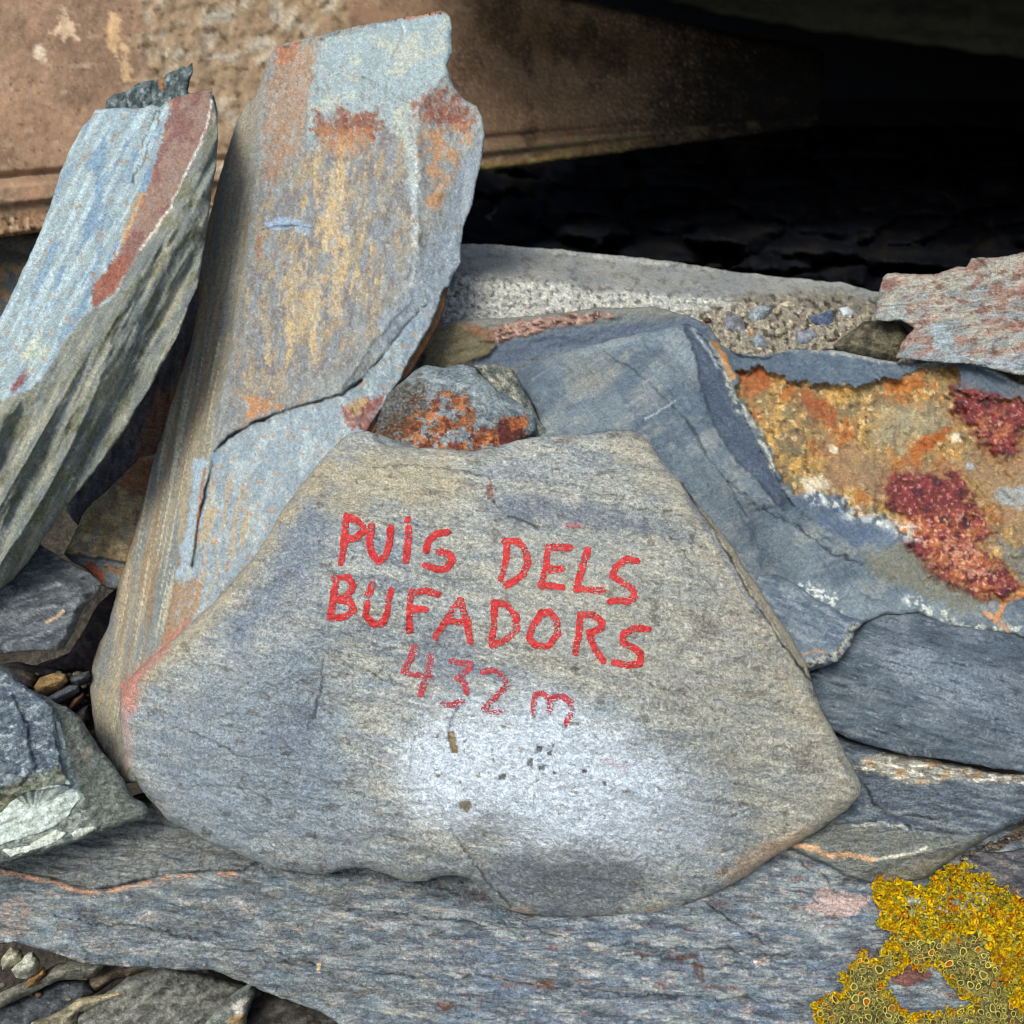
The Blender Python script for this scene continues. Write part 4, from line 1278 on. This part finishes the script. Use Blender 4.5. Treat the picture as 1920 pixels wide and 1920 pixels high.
# ------------------------------------------------------------------ lichened stone, lower left
def f_lichst(c):
    X, Y = c.X, c.Y
    c.d = tps("0,1280,1.035 100,1330,1.03 0,1450,0.995 130,1480,1.0 270,1530,1.02 200,1400,1.045 0,1600,0.985 150,1570,0.995", X, Y)
    c.d += .003 * c.n(60, 24, -20, o=4) + .0018 * c.n(24, 8, -22, o=3)
    c.base((128, 136, 130), ((96, 104, 104), 50, 14, -24, 0, .2, .8), ((154, 160, 150), 40, 10, -24, .12, .15, .7))
    fr = c.m("-60,1240 0,1252 40,1276 84,1310 100,1330 104,1380 118,1430 132,1470 100,1480 40,1490 -60,1500", 4, 4)
    c.d -= fr * .012
    c.mix((100, 114, 126), fr * .9)
    c.mix((168, 178, 184), fr * sst(.1, .25, c.n(26, 9, -30, o=3)) * .7)
    c.mix((76, 86, 104), fr * sst(.05, .2, c.n(60, 30, 20)) * .7)
    f2 = c.m("48,1350 60,1420 68,1440 30,1474 -60,1480 -60,1330 20,1300", 4, 5)
    c.d -= f2 * .005
    rt = c.m("104,1320 150,1350 200,1440 280,1530 180,1560 140,1480 120,1420", 6, 6)
    c.mix((112, 116, 108), rt * .8)
    c.mix((158, 146, 134), c.m("148,1410 166,1402 172,1414 156,1426", 2, 4))
    c.mix((170, 186, 180), c.line("102,1346 110,1380 122,1420 136,1470 150,1498", 6, 4, 5) * .8)
    c.mix((122, 118, 84), .7 * c.m("0,1478 60,1454 110,1440 130,1460 70,1490 20,1520 0,1524", 8, 8) * .8)
    c.mix((92, 98, 98), c.m("-60,1600 100,1590 280,1540 280,1600 0,1660", 6, 6) * .4)


LST = stone("lichened_stone", "-60,1230 0,1250 30,1268 56,1292 90,1308 104,1318 124,1326 150,1346 166,1372 184,1400 210,1430 232,1462 250,1494 270,1508 280,1524 274,1536 240,1542 200,1556 160,1572 110,1590 60,1606 20,1618 -60,1640",
            f_lichst, M_ROUGH, "blue grey stone crusted with pale lichen, on the bottom slab's left end", "stone",
            thick=0.08, seed=140, R=.010, r=14, jit=2.4, step=2.3, key="lst")


def crust(P, col, i, alt):
    def f(c):
        c.d = depth_at("lst", c.X, c.Y) - .0012 - .0006 * c.n(14, o=2)
        c.base(col, (alt, 30, 10, -22, 0, .2, .8), (tuple(v * .8 for v in col), 14, 8, -22, .3, .1, .6))
    stone("lichen_crust", P, f, M_LICH, parent=LST, step=2, thick=.0015, r=4, R=.0006, jit=3.5, seed=150 + i, taper=0, rings=1, grainy=.0003)


crust("2,1522 20,1502 50,1484 90,1476 122,1472 150,1484 156,1496 140,1512 126,1532 100,1550 60,1566 20,1576 -20,1590 -20,1530", (176, 186, 178), 0, (190, 202, 200))
crust("2,1592 40,1590 84,1566 108,1554 124,1562 96,1584 50,1600 20,1608", (186, 190, 178), 1, (200, 206, 196))
crust("134,1562 146,1552 180,1548 184,1554 160,1566 138,1570", (186, 192, 180), 2, (200, 204, 192))
crust("104,1350 112,1352 118,1380 124,1404 116,1404 106,1374", (172, 188, 186), 3, (190, 200, 196))

# ------------------------------------------------------------------ the painted stone
MAIN = "655,812 690,809 704,814 716,826 728,836 760,838 800,840 850,842 885,846 930,838 966,826 1000,820 1060,817 1110,812 1150,806 1180,808 1200,816 1222,833 1240,864 1262,888 1278,902 1300,934 1335,974 1370,1020 1400,1070 1440,1130 1480,1188 1512,1246 1524,1288 1540,1330 1575,1390 1600,1440 1616,1474 1612,1494 1590,1520 1540,1554 1480,1590 1440,1614 1400,1644 1340,1674 1280,1700 1234,1712 1200,1716 1140,1718 1060,1718 1010,1716 975,1712 930,1695 905,1668 882,1648 856,1641 830,1642 800,1652 765,1655 725,1640 690,1628 650,1630 610,1640 560,1636 510,1630 480,1615 440,1598 400,1585 350,1555 315,1540 290,1510 265,1480 240,1440 230,1400 224,1350 225,1305 234,1280 260,1255 300,1220 350,1175 400,1130 440,1086 480,1040 510,990 540,940 580,890 620,842"


def f_main(c):
    X, Y = c.X, c.Y
    c.d = tps("655,830,1.055 900,860,1.05 1190,830,1.055 600,1060,0.992 560,900,1.035 900,1120,0.985 1250,1000,1.008 1400,1200,1.0 1500,1300,1.012 1590,1470,1.02 240,1320,1.035 300,1500,1.03 420,1280,0.990 480,1480,0.990 600,1600,1.01 620,1330,0.994 850,1400,0.970 1050,1450,0.955 1250,1490,0.968 1080,1690,1.006 900,1620,0.99 1400,1610,1.02 720,1560,0.992 400,1180,1.01 1060,1580,0.965 880,1540,0.968",
              X, Y)
    c.d += .0070 * c.n(230, 90, 16, o=3) + .0022 * c.n(60, 20, 14, o=4) + .0010 * c.n(14, 8, 8, o=3)
    c.base((146, 151, 153), ((126, 138, 149), 260, 120, 20, -.04, .3, .8), ((164, 160, 147), 200, 60, 12, .06, .3, .7),
           ((112, 120, 128), 150, 22, 14, .1, .25, .6), ((176, 172, 158), 120, 16, 12, .12, .25, .5))
    c.mix((184, 186, 184), sst(.1, .45, c.n(8, 5, 10, o=2)) * .4)
    c.mix((98, 100, 102), sst(.1, .45, c.n(9, 5, 10, o=2)) * .45)
    c.mix((166, 154, 128), c.m("600,880 700,830 870,860 880,930 820,960 700,940 640,980 560,960", 40, 24, 50) * .8)
    c.mix((168, 158, 136), c.m("900,980 1200,960 1400,1100 1500,1300 1560,1460 1400,1500 1200,1330 1000,1230 880,1080", 90, 40, 60) * .35)
    c.mix((122, 136, 152), c.m("250,1380 420,1260 600,1180 640,1400 700,1600 480,1610 320,1520", 70, 40, 60) * .7)
    c.mix((164, 150, 122), c.line("1200,812 1280,905 1400,1070 1520,1280 1600,1440 1600,1500 1480,1590", 60, 50, 12) * .45)
    c.mix((170, 132, 100), c.m("1340,1640 1420,1590 1520,1550 1470,1600 1380,1660", 12, 12) * .55)
    c.mix((168, 150, 118), c.line("240,1290 350,1185 440,1096 520,990 600,880", 26, 22, 10) * .6)
    c.mix((112, 124, 142), c.m("560,960 620,930 600,1060 480,1180 440,1240 420,1180 500,1060", 40, 24, 40) * .8)
    c.mix((114, 124, 140), c.m("520,1340 590,1310 600,1380 560,1430 480,1400", 26, 20) * .5)
    c.mix((108, 118, 136), c.m("780,1180 870,1180 900,1240 860,1290 790,1240", 24, 16, 24) * .5)
    c.mix((104, 112, 126), c.m("920,940 1010,930 1180,960 1300,1010 1200,1000 1060,980 960,990", 20, 20, 30) * .7)
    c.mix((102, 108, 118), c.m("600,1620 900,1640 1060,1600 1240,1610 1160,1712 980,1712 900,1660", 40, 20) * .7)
    c.mix((112, 106, 98), c.m("1300,1150 1350,1160 1340,1200 1300,1190", 12, 12, 14) * .6 + c.m("1480,1400 1520,1400 1530,1440 1500,1450", 10, 10, 14) * .5)
    c.mix((92, 84, 76), sst(.33, .42, c.n(40, 22, -6, o=4)) * .35)
    # bevel strip and crack by the right edge
    st = c.m("1275,900 1310,950 1340,990 1372,1044 1404,1098 1440,1154 1474,1206 1502,1246 1522,1276 1540,1270 1400,1030 1290,880", 3, 3)
    c.d += st * .004
    c.mix((166, 152, 128), st * .8)
    c.crack("1278,906 1310,955 1338,994 1368,1046 1400,1104 1434,1156 1468,1210 1500,1250 1522,1278", 2.6, .004, .5, 4)
    c.mix((108, 118, 142), c.line("1290,934 1330,1000 1362,1052 1394,1110 1430,1162", 3.5, 2.5, 4) * .5)
    # shallow ledges and wrinkles
    led = c.m("640,806 800,830 900,836 920,906 906,930 960,972 1080,990 1180,1000 1300,1040 1300,780 640,780", 5, 9)
    c.d -= led * .0030
    c.crack("700,876 780,872 860,882 916,892 922,910 910,928 950,964 1010,990", 2, .002, .3, 6)
    c.mix((120, 70, 60), c.m("910,910 922,904 926,930 914,936", 2, 3) * .6)
    c.crack("606,1230 604,1290 590,1340 576,1370", 3, .002, .25, 8)
    c.crack("300,1340 400,1390 450,1420 560,1410", 2, .0015, .25, 8)
    c.crack("820,1504 850,1560 890,1620 930,1670 960,1700", 3, .003, .3, 8)
    c.crack("862,1328 846,1350 842,1384 850,1410", 3, .003, .35, 4)
    c.crack("790,1500 770,1440 780,1380", 2.4, .002, .2, 8)
    c.crack("900,1180 980,1230 1060,1240 1160,1270", 1.8, .0012, .25, 8)
    c.crack("640,960 720,970 800,990 860,984", 1.8, .0012, .22, 8)
    for pa, ww, dk in (("640,1240 760,1290 860,1300 980,1340 1100,1350", 1.6, .2), ("1000,1240 1150,1262 1300,1310 1420,1370", 1.6, .22),
                       ("330,1240 420,1250 520,1290 590,1300", 1.6, .2), ("260,1440 360,1470 470,1480 560,1530 680,1560", 1.6, .2),
                       ("1180,900 1240,960 1300,1060 1400,1180", 1.5, .18), ("1300,1560 1400,1520 1500,1500", 1.5, .18),
                       ("980,900 1080,910 1160,950 1260,960", 1.5, .2), ("680,1040 800,1080 900,1090 1060,1150", 1.2, .15)):
        c.crack(pa, ww, .0016, dk, 12, 34)
    # sprayed white paint
    e = ((X - 1065 - 0.10 * (Y - 1450)) / 305) ** 2 + ((Y - 1460 - 0.24 * (X - 1065)) / 160) ** 2
    e2 = ((X - 850) / 120) ** 2 + ((Y - 1440) / 130) ** 2
    k = np.maximum(sst(1.3, .1, e + .3 * c.n(110, o=3)), 1.0 * sst(1.4, .0, e2 + .3 * c.n(60, o=3)))
    k = np.clip(k * (1 + .35 * c.n(9, 5, 8, o=3)) + k * (1 - k) * 2.2 * c.n(20, 10, 12, o=5, rough=.75), 0, 1)
    c.soft = False
    c.mix((182, 193, 209), k * .92)
    c.soft = True
    c.mix((122, 112, 96), sst(.47, .52, c.n(26, 18, 0, o=4)) * sst(.5, .9, k) * .7)
    for P, cc in (("840,1372 852,1370 856,1392 860,1412 848,1412 842,1396", (136, 116, 84)), ("858,1504 880,1498 886,1510 876,1524 862,1516", (122, 112, 96)),
                  ("934,1454 950,1450 946,1462 936,1462", (96, 96, 98)), ("1006,1400 1018,1400 1014,1410 1004,1412", (90, 92, 96)), ("988,1434 994,1420 1000,1424 998,1440", (96, 96, 98)),
                  ("1010,1438 1022,1434 1020,1444 1010,1444", (92, 92, 94)), ("1026,1410 1036,1406 1034,1416 1026,1416", (92, 92, 94)), ("1036,1394 1040,1394 1040,1400 1036,1400", (92, 92, 94)),
                  ("1092,1444 1100,1442 1100,1450 1093,1450", (92, 92, 94)), ("1130,1466 1138,1466 1137,1474 1131,1472", (92, 92, 94)), ("1036,1446 1044,1446 1044,1452 1037,1452", (92, 92, 94))):
        mk = c.m(P, 1.3, 1.5, 8)
        c.mix(cc, mk * .9)
        c.d += mk * .0012
    # red overspray on the left corner and flakes of old paint
    c.mix((186, 92, 84), c.line("226,1300 262,1262 310,1216", 8, 9, 4) * .5)
    c.mix((190, 120, 108), c.m("224,1290 256,1268 262,1310 246,1340 226,1336", 10, 8) * .7)
    c.mix((178, 134, 124), c.m("222,1330 244,1340 250,1440 236,1440", 10, 8) * .5)
    c.mix((196, 130, 146), c.m("1125,1424 1150,1420 1180,1436 1170,1446 1140,1434", 4, 7, 9) * sst(-.05, .2, c.n(6)) * .45)
    c.mix((180, 70, 80), c.m("1060,982 1090,980 1088,988 1064,990", 2, 5, 8) * .5)
    c.mix((190, 152, 124), c.m("936,1700 1000,1704 1000,1714 950,1712", 4, 5, 12) * .6 + c.m("1210,1704 1240,1700 1236,1716 1216,1716", 3, 3, 12) * .7)


PS = stone("painted_stone", MAIN, f_main, M_PAINTED,
           "large grey stone with hand painted red words and a white sprayed spot", "painted stone",
           thick=0.055, seed=160, R=.015, r=22, jit=1.6, step=2.2, key="main", rings=5, taper=.22)

# hand painted letters, strokes read off the stone : (points, half width, wear)
def Z(s):
    return [(580 + x * .36458, 920 + y * .36458) for x, y in pts(s)]


WORDS = [
    ("painted_word", "red painted word PUIS", (202, 40, 42), 6.5, .30, [
        "187,132 184,220 173,300 163,372", "187,138 235,145 274,172 280,212 242,246 192,252",
        "316,182 308,262 325,330 355,366 388,342 410,272 420,190", "508,150 508,152", "512,196 505,282 495,364",
        "712,212 655,225 612,262 600,308", "668,316 722,328 734,362 704,400 650,406 600,386"]),
    ("painted_word", "red painted word DELS", (202, 40, 42), 6.5, .28, [
        "1020,258 1014,342 998,420 986,452", "1006,258 1070,262 1114,312 1124,372 1100,430 1050,466 1018,482",
        "1232,288 1212,400 1196,492", "1232,288 1338,292", "1214,406 1298,402", "1192,482 1298,496",
        "1430,304 1400,402 1370,506", "1372,506 1430,510 1508,516",
        "1684,360 1632,350 1576,390 1560,440 1610,474 1658,500 1668,544 1636,574", "1636,574 1600,566 1550,570"]),
    ("painted_word", "red painted word BUFADORS", (202, 40, 42), 6.5, .28, [
        "136,448 125,552 106,658", "132,450 200,447 230,490 196,538 146,560", "146,560 214,570 228,612 190,644 106,658",
        "322,484 306,530", "300,574 290,640 330,690 380,680 406,602 420,514",
        "525,522 515,602 515,722", "522,526 600,516 662,530", "516,606 596,612",
        "775,562 712,650 652,752", "775,562 806,650 828,776", "702,668 816,678",
        "955,578 950,682 936,794", "950,576 1020,592 1064,650 1064,718 1020,758 942,794",
        "1195,628 1236,622 1274,670 1274,740 1230,800 1170,798 1130,760 1150,700 1195,628",
        "1395,638 1385,742 1370,834", "1397,640 1460,636 1508,680 1498,714 1438,734", "1440,738 1470,820 1512,876",
        "1744,714 1680,706 1616,736 1610,780 1660,806 1710,842 1700,888 1632,900 1572,880"]),
    ("painted_number", "worn red painted height 432 m", (182, 52, 66), 5.8, .16, [
        "545,806 516,870 482,934", "482,934 560,950 630,964", "626,850 606,950 572,1048",
        "732,876 830,886 816,922 756,966 804,986 808,1038", "790,1080 740,1104 682,1100",
        "892,932 950,922 1004,960 1010,1010 960,1060 902,1120", "900,1122 950,1134 1010,1142",
        "1150,1150 1154,1096 1166,1050 1200,1042 1236,1080 1234,1138", "1240,1074 1300,1060 1344,1090 1346,1140 1322,1200"])]
for wi, (nm, lab, col, hw, thr, strokes) in enumerate(WORDS):
    SS = [Z(s) for s in strokes]
    allp = np.concatenate([np.array(s) for s in SS])

    def sdf(c, SS=SS, hw=hw, thr=thr, wi=wi):
        # only look near the strokes
        s = np.full(c.X.shape, -50.0)
        wob = c.n(18, o=3) * 1.6
        jx, jy = c.X + c.n(30) * 2.5, c.Y + c.n(30) * 2.5
        for st in SS:
            s = np.maximum(s, hw - seg_dist(jx, jy, st))
        s = s + wob + c.n(5, o=2) * 1.3
        wear = thr - (0.72 * c.n(4.6, 3.2, -6, o=2, rough=.8) + .30 * c.n(40, o=2))
        if wi == 3:
            faint = sst(1316, 1350, c.Y) * .06
            wear = wear - faint
        return np.minimum(s, wear * 16)

    def fn(c, col=col):
        c.d = depth_at("main", c.X, c.Y) - .0007
        c.base(col, (tuple(v * .86 for v in col), 30, 14, 0, 0, .2, .7), ((206, 84, 78), 10, 6, 0, .15, .2, .6))
    o = stone(nm, None, fn, M_PAINT, parent=PS, sdf=sdf, bbox=(allp[:, 0].min() - 14, allp[:, 1].min() - 14, allp[:, 0].max() + 14, allp[:, 1].max() + 14),
              step=1.1, thick=.0008, R=0, jit=0, grainy=0, seed=170 + wi, rings=1, cap=False, taper=0)
    o["label"] = lab

# ------------------------------------------------------------------ yellow lichen
LPOLY = ["1636,1654 1650,1644 1690,1648 1716,1668 1740,1660 1764,1632 1790,1620 1822,1622 1850,1640 1880,1660 1906,1680 1930,1700 1990,1730 1990,2000 1700,2000 1712,1900 1770,1896 1800,1890 1828,1884 1800,1868 1780,1842 1764,1822 1748,1800 1742,1816 1726,1822 1700,1808 1684,1790 1672,1760 1660,1738 1642,1730 1656,1712 1644,1690",
         "1540,1870 1560,1862 1576,1868 1584,1850 1572,1830 1590,1812 1606,1798 1620,1780 1634,1800 1650,1796 1656,1770 1676,1764 1684,1790 1700,1806 1690,1826 1664,1836 1656,1850 1672,1866 1690,1890 1712,1906 1730,1990 1550,1990 1536,1920 1524,1884"]


def lich_sd(X, Y):
    return np.maximum(poly_sd(X, Y, LPOLY[0]), poly_sd(X, Y, LPOLY[1]))


LE = empty("yellow_lichen", to_world(1780, 1780, float(depth_at("slab", np.array([1780.]), np.array([1780.]))[0])).tolist(),
           "bright yellow lichen colony with tiny cups on the bottom slab's right end", "lichen")
YB = "1630,1640 1720,1660 1760,1620 1850,1630 1990,1730 1990,1960 1900,1880 1860,1790 1840,1740 1770,1760 1700,1760 1650,1740"


GREY_T = "1690,1672 1730,1684 1760,1690 1800,1672 1840,1660 1862,1690 1850,1720 1800,1712 1770,1722 1730,1726 1700,1712"


def f_thal(c):
    X, Y = c.X, c.Y
    f1, f2, idn = worley(X / 9.0 + .4 * c.n(20), Y / 9.0, 5)
    lob = np.clip(1 - f1 * 1.25, 0, 1) ** .6
    c.d = depth_at("slab", X, Y) - .0030 - .0035 * lob - .0030 * c.n(40, o=3)
    c.th = lob
    yb = np.clip(c.m(YB, 18, 22, 26) * 1.0 + c.m("1740,1850 1990,1840 1990,1990 1900,1990", 20, 20) * .0, 0, 1)
    yb = np.maximum(yb, sst(16, 4, c.S + 6 * c.n(18)) * .7)
    c.base((140, 134, 84), ((106, 106, 76), 24, 20, 0, 0, .2, .8), ((176, 160, 76), 16, 14, 0, .1, .2, .8))
    c.mix((238, 190, 30), yb * sst(-.35, .1, c.n(22, o=4)) * (.55 + .45 * idn))
    c.mix((196, 128, 24), yb * sst(.15, .3, c.n(24, o=3)) * .7)
    gr = c.m("1730,1680 1840,1670 1860,1710 1800,1700 1760,1716", 14, 16) + c.m("1690,1680 1730,1690 1740,1720 1700,1700", 12, 12)
    c.mix((138, 138, 120), c.m(GREY_T, 8, 12) * .8)
    c.mix((196, 198, 190), c.m(GREY_T, 8, 12) * sst(.1, .25, c.n(18, o=4)) * .9)
    c.mix((194, 196, 190), sst(.25, .34, c.n(20, o=4)) * np.clip(gr + c.m("1790,1860 1840,1850 1840,1880 1790,1890", 10, 8), 0, 1) * .9)
    c.mix((70, 66, 44), sst(.45, .7, f1) * .45)


stone("thallus", None, f_thal, M_LICH, parent=LE, sdf=lambda c: lich_sd(c.X, c.Y) - 3 + 7 * (0.35 - worley(c.X / 13, c.Y / 13, 9)[0]) * 1.6 + 4 * c.n(30, o=4),
      bbox=(1510, 1600, 1990, 1990), step=1.6, thick=.003, R=.003, r=6, jit=0, seed=180, grainy=.0006, rings=1, cap=False, taper=0)

# leafy yellow lobes and cups
rl = random.Random(11)
lob_V, lob_F, lob_C = [], [], []
n_l = 0
GREY = "1690,1672 1730,1684 1760,1690 1800,1672 1840,1660 1862,1690 1850,1720 1800,1712 1770,1722 1730,1726 1700,1712"
cand = []
for _ in range(5200):
    cand.append((rl.uniform(1520, 1960), rl.uniform(1612, 1960)))
cx = np.array([p[0] for p in cand])
cy = np.array([p[1] for p in cand])
cs = lich_sd(cx, cy)
yb = poly_sd(cx, cy, YB)
cd = depth_at("slab", cx, cy)
gy_ = poly_sd(cx, cy, GREY)
keep_l = [i for i in range(len(cand)) if cs[i] > 0 and (gy_[i] < 0 or rl.random() < .35) and ((yb[i] > 0 and rl.random() < .8) or cs[i] < 8)]
for i in keep_l:
    r0 = rl.uniform(3.5, 9.0) * (1.4 if yb[i] > 0 and rl.random() < .35 else 1)
    a0 = rl.uniform(0, 6.28)
    nseg = 12
    tilt = rl.uniform(-.5, .5)
    base_d = cd[i] - .0070 - rl.uniform(0, .006)
    px, py, dd = [cx[i]], [cy[i]], [base_d + .0012]
    ph = [rl.uniform(0, 6.28) for _ in range(3)]
    el = rl.uniform(.45, .8)
    for ring, (rr, dz) in enumerate(((.55, .0002), (1.0, -.0012))):
        for k in range(nseg):
            a = 2 * math.pi * k / nseg
            w = rr * r0 * (1 + (.30 * math.sin(2 * a + ph[0]) + .26 * math.sin(3 * a + ph[1]) + .16 * math.sin(5 * a + ph[2])) * (.5 + .5 * ring))
            u, v = w * math.cos(a), w * el * math.sin(a)
            px.append(cx[i] + u * math.cos(a0) - v * math.sin(a0))
            py.append(cy[i] + u * math.sin(a0) + v * math.cos(a0))
            dd.append(base_d + dz * (1 + .8 * math.sin(3 * a + ph[1])) + tilt * w * .0007 * math.cos(a))
    V = to_world(np.array(px), np.array(py), np.array(dd))
    lob_V.append(V)
    F = []
    for k in range(nseg):
        k2 = (k + 1) % nseg
        F.append((n_l + 1 + k, n_l + 1 + k2, n_l + 1 + nseg + k2, n_l + 1 + nseg + k)[::-1])
    for k in range(0, nseg):
        F.append((n_l, n_l + 1 + k, n_l + 1 + (k + 1) % nseg, n_l + 1 + (k + 1) % nseg)[::-1])
    lob_F += F
    g = rl.random()
    c0 = np.array([246, 196, 24]) if g < .62 else (np.array([226, 150, 26]) if g < .72 else np.array([196, 184, 74]))
    lob_C.append(np.tile(lin(c0 * rl.uniform(.82, 1.0), .95), (len(px), 1)))
    n_l += len(px)
quads = np.array([f for f in lob_F if len(set(f)) == 4])
tris = np.array([[v for j, v in enumerate(f) if v not in f[:j]] for f in lob_F if len(set(f)) == 3])
ob = mesh_from("lobes", np.concatenate(lob_V), [quads, tris], np.concatenate(lob_C), M_LICH, LE)
ob["kind"] = "stuff"

# cups : rim ring with an orange hollow
cups = []
for _ in range(9000):
    x, y = rl.uniform(1520, 1960), rl.uniform(1640, 1960)
    cups.append((x, y, min(9.5, abs(rl.gauss(0, 2.0)) + 3.0)))
cxs = np.array([c[0] for c in cups])
cys = np.array([c[1] for c in cups])
s1, s2, dds = lich_sd(cxs, cys), poly_sd(cxs, cys, YB), depth_at("slab", cxs, cys)
placed = []
for i, (x, y, r0) in sorted(enumerate(cups), key=lambda t: -t[1][2]):
    if s1[i] < r0 * .6 or (s2[i] > -6 and rl.random() < .965):
        continue
    if any((x - q[0]) ** 2 + (y - q[1]) ** 2 < ((r0 + q[2]) * .86) ** 2 for q in placed):
        continue
    placed.append((x, y, r0, dds[i]))


def cup_arrays(x, y, r0, d0, rnd):
    n = 12
    el, rot = rnd.uniform(.4, .95), rnd.uniform(0, math.pi)
    ti, ta = rnd.uniform(-.9, .9), rnd.uniform(0, 6.28)
    prof = [(.62, .0045, 1), (1.0, .0, 1), (.96, -.0016, 1), (.78, -.0020, 0), (.60, -.0002, 0), (.0001, .0010, 2)]
    mm = r0 / 7.0
    px, py, dd, cc = [], [], [], []
    rimc = np.array([198, 184, 84]) * rnd.uniform(.8, 1.1)
    inn = np.array([196, 112, 28]) if (rnd.random() < .2 and r0 > 5) else np.array([136, 124, 62]) * rnd.uniform(.7, 1.1)
    for (rr, dz, kk) in prof:
        for k in range(n):
            a = 2 * math.pi * k / n
            bu = 1 + .14 * math.sin(2 * a + ta) + .10 * math.sin(3 * a + 2 * ta)
            u, v = rr * r0 * bu * math.cos(a), rr * r0 * bu * el * math.sin(a)
            X = u * math.cos(rot) - v * math.sin(rot)
            Y = u * math.sin(rot) + v * math.cos(rot)
            px.append(x + X)
            py.append(y + Y)
            dd.append(d0 - .0085 - .0015 * mm + dz * mm + ti * .0004 * (X * math.cos(ta) + Y * math.sin(ta)))
            cc.append(lin(rimc if dz < -.001 or kk == 1 and rr > .9 else inn if kk else inn * .9) if rr > .61 or rr < .61 and kk == 2 or kk == 0 else lin([90, 88, 50]))
    V = to_world(np.array(px), np.array(py), np.array(dd))
    F = []
    for s in range(len(prof) - 1):
        for k in range(n):
            k2 = (k + 1) % n
            F.append((s * n + k, s * n + k2, (s + 1) * n + k2, (s + 1) * n + k)[::-1])
    return V, np.array(F), np.array(cc)


sv, sf, scc, off = [], [], [], 0
for i, (x, y, r0, d0) in enumerate(placed):
    V, F, Cc = cup_arrays(x, y, r0, d0, rl)
    vis = x < 1920 and y < 1920
    if i < 100:
        mesh_from("lichen_cup", V, [F], Cc, M_LICH, LE)
    else:
        sv.append(V)
        sf.append(F + off)
        scc.append(Cc)
        off += len(V)
if sv:
    ob = mesh_from("small_cups", np.concatenate(sv), [np.concatenate(sf)], np.concatenate(scc), M_LICH, LE)
    ob["kind"] = "stuff"
print("cups", len(placed), "lobes", len(keep_l), "verts", sum(len(o.data.vertices) for o in SC.objects if o.type == 'MESH'))
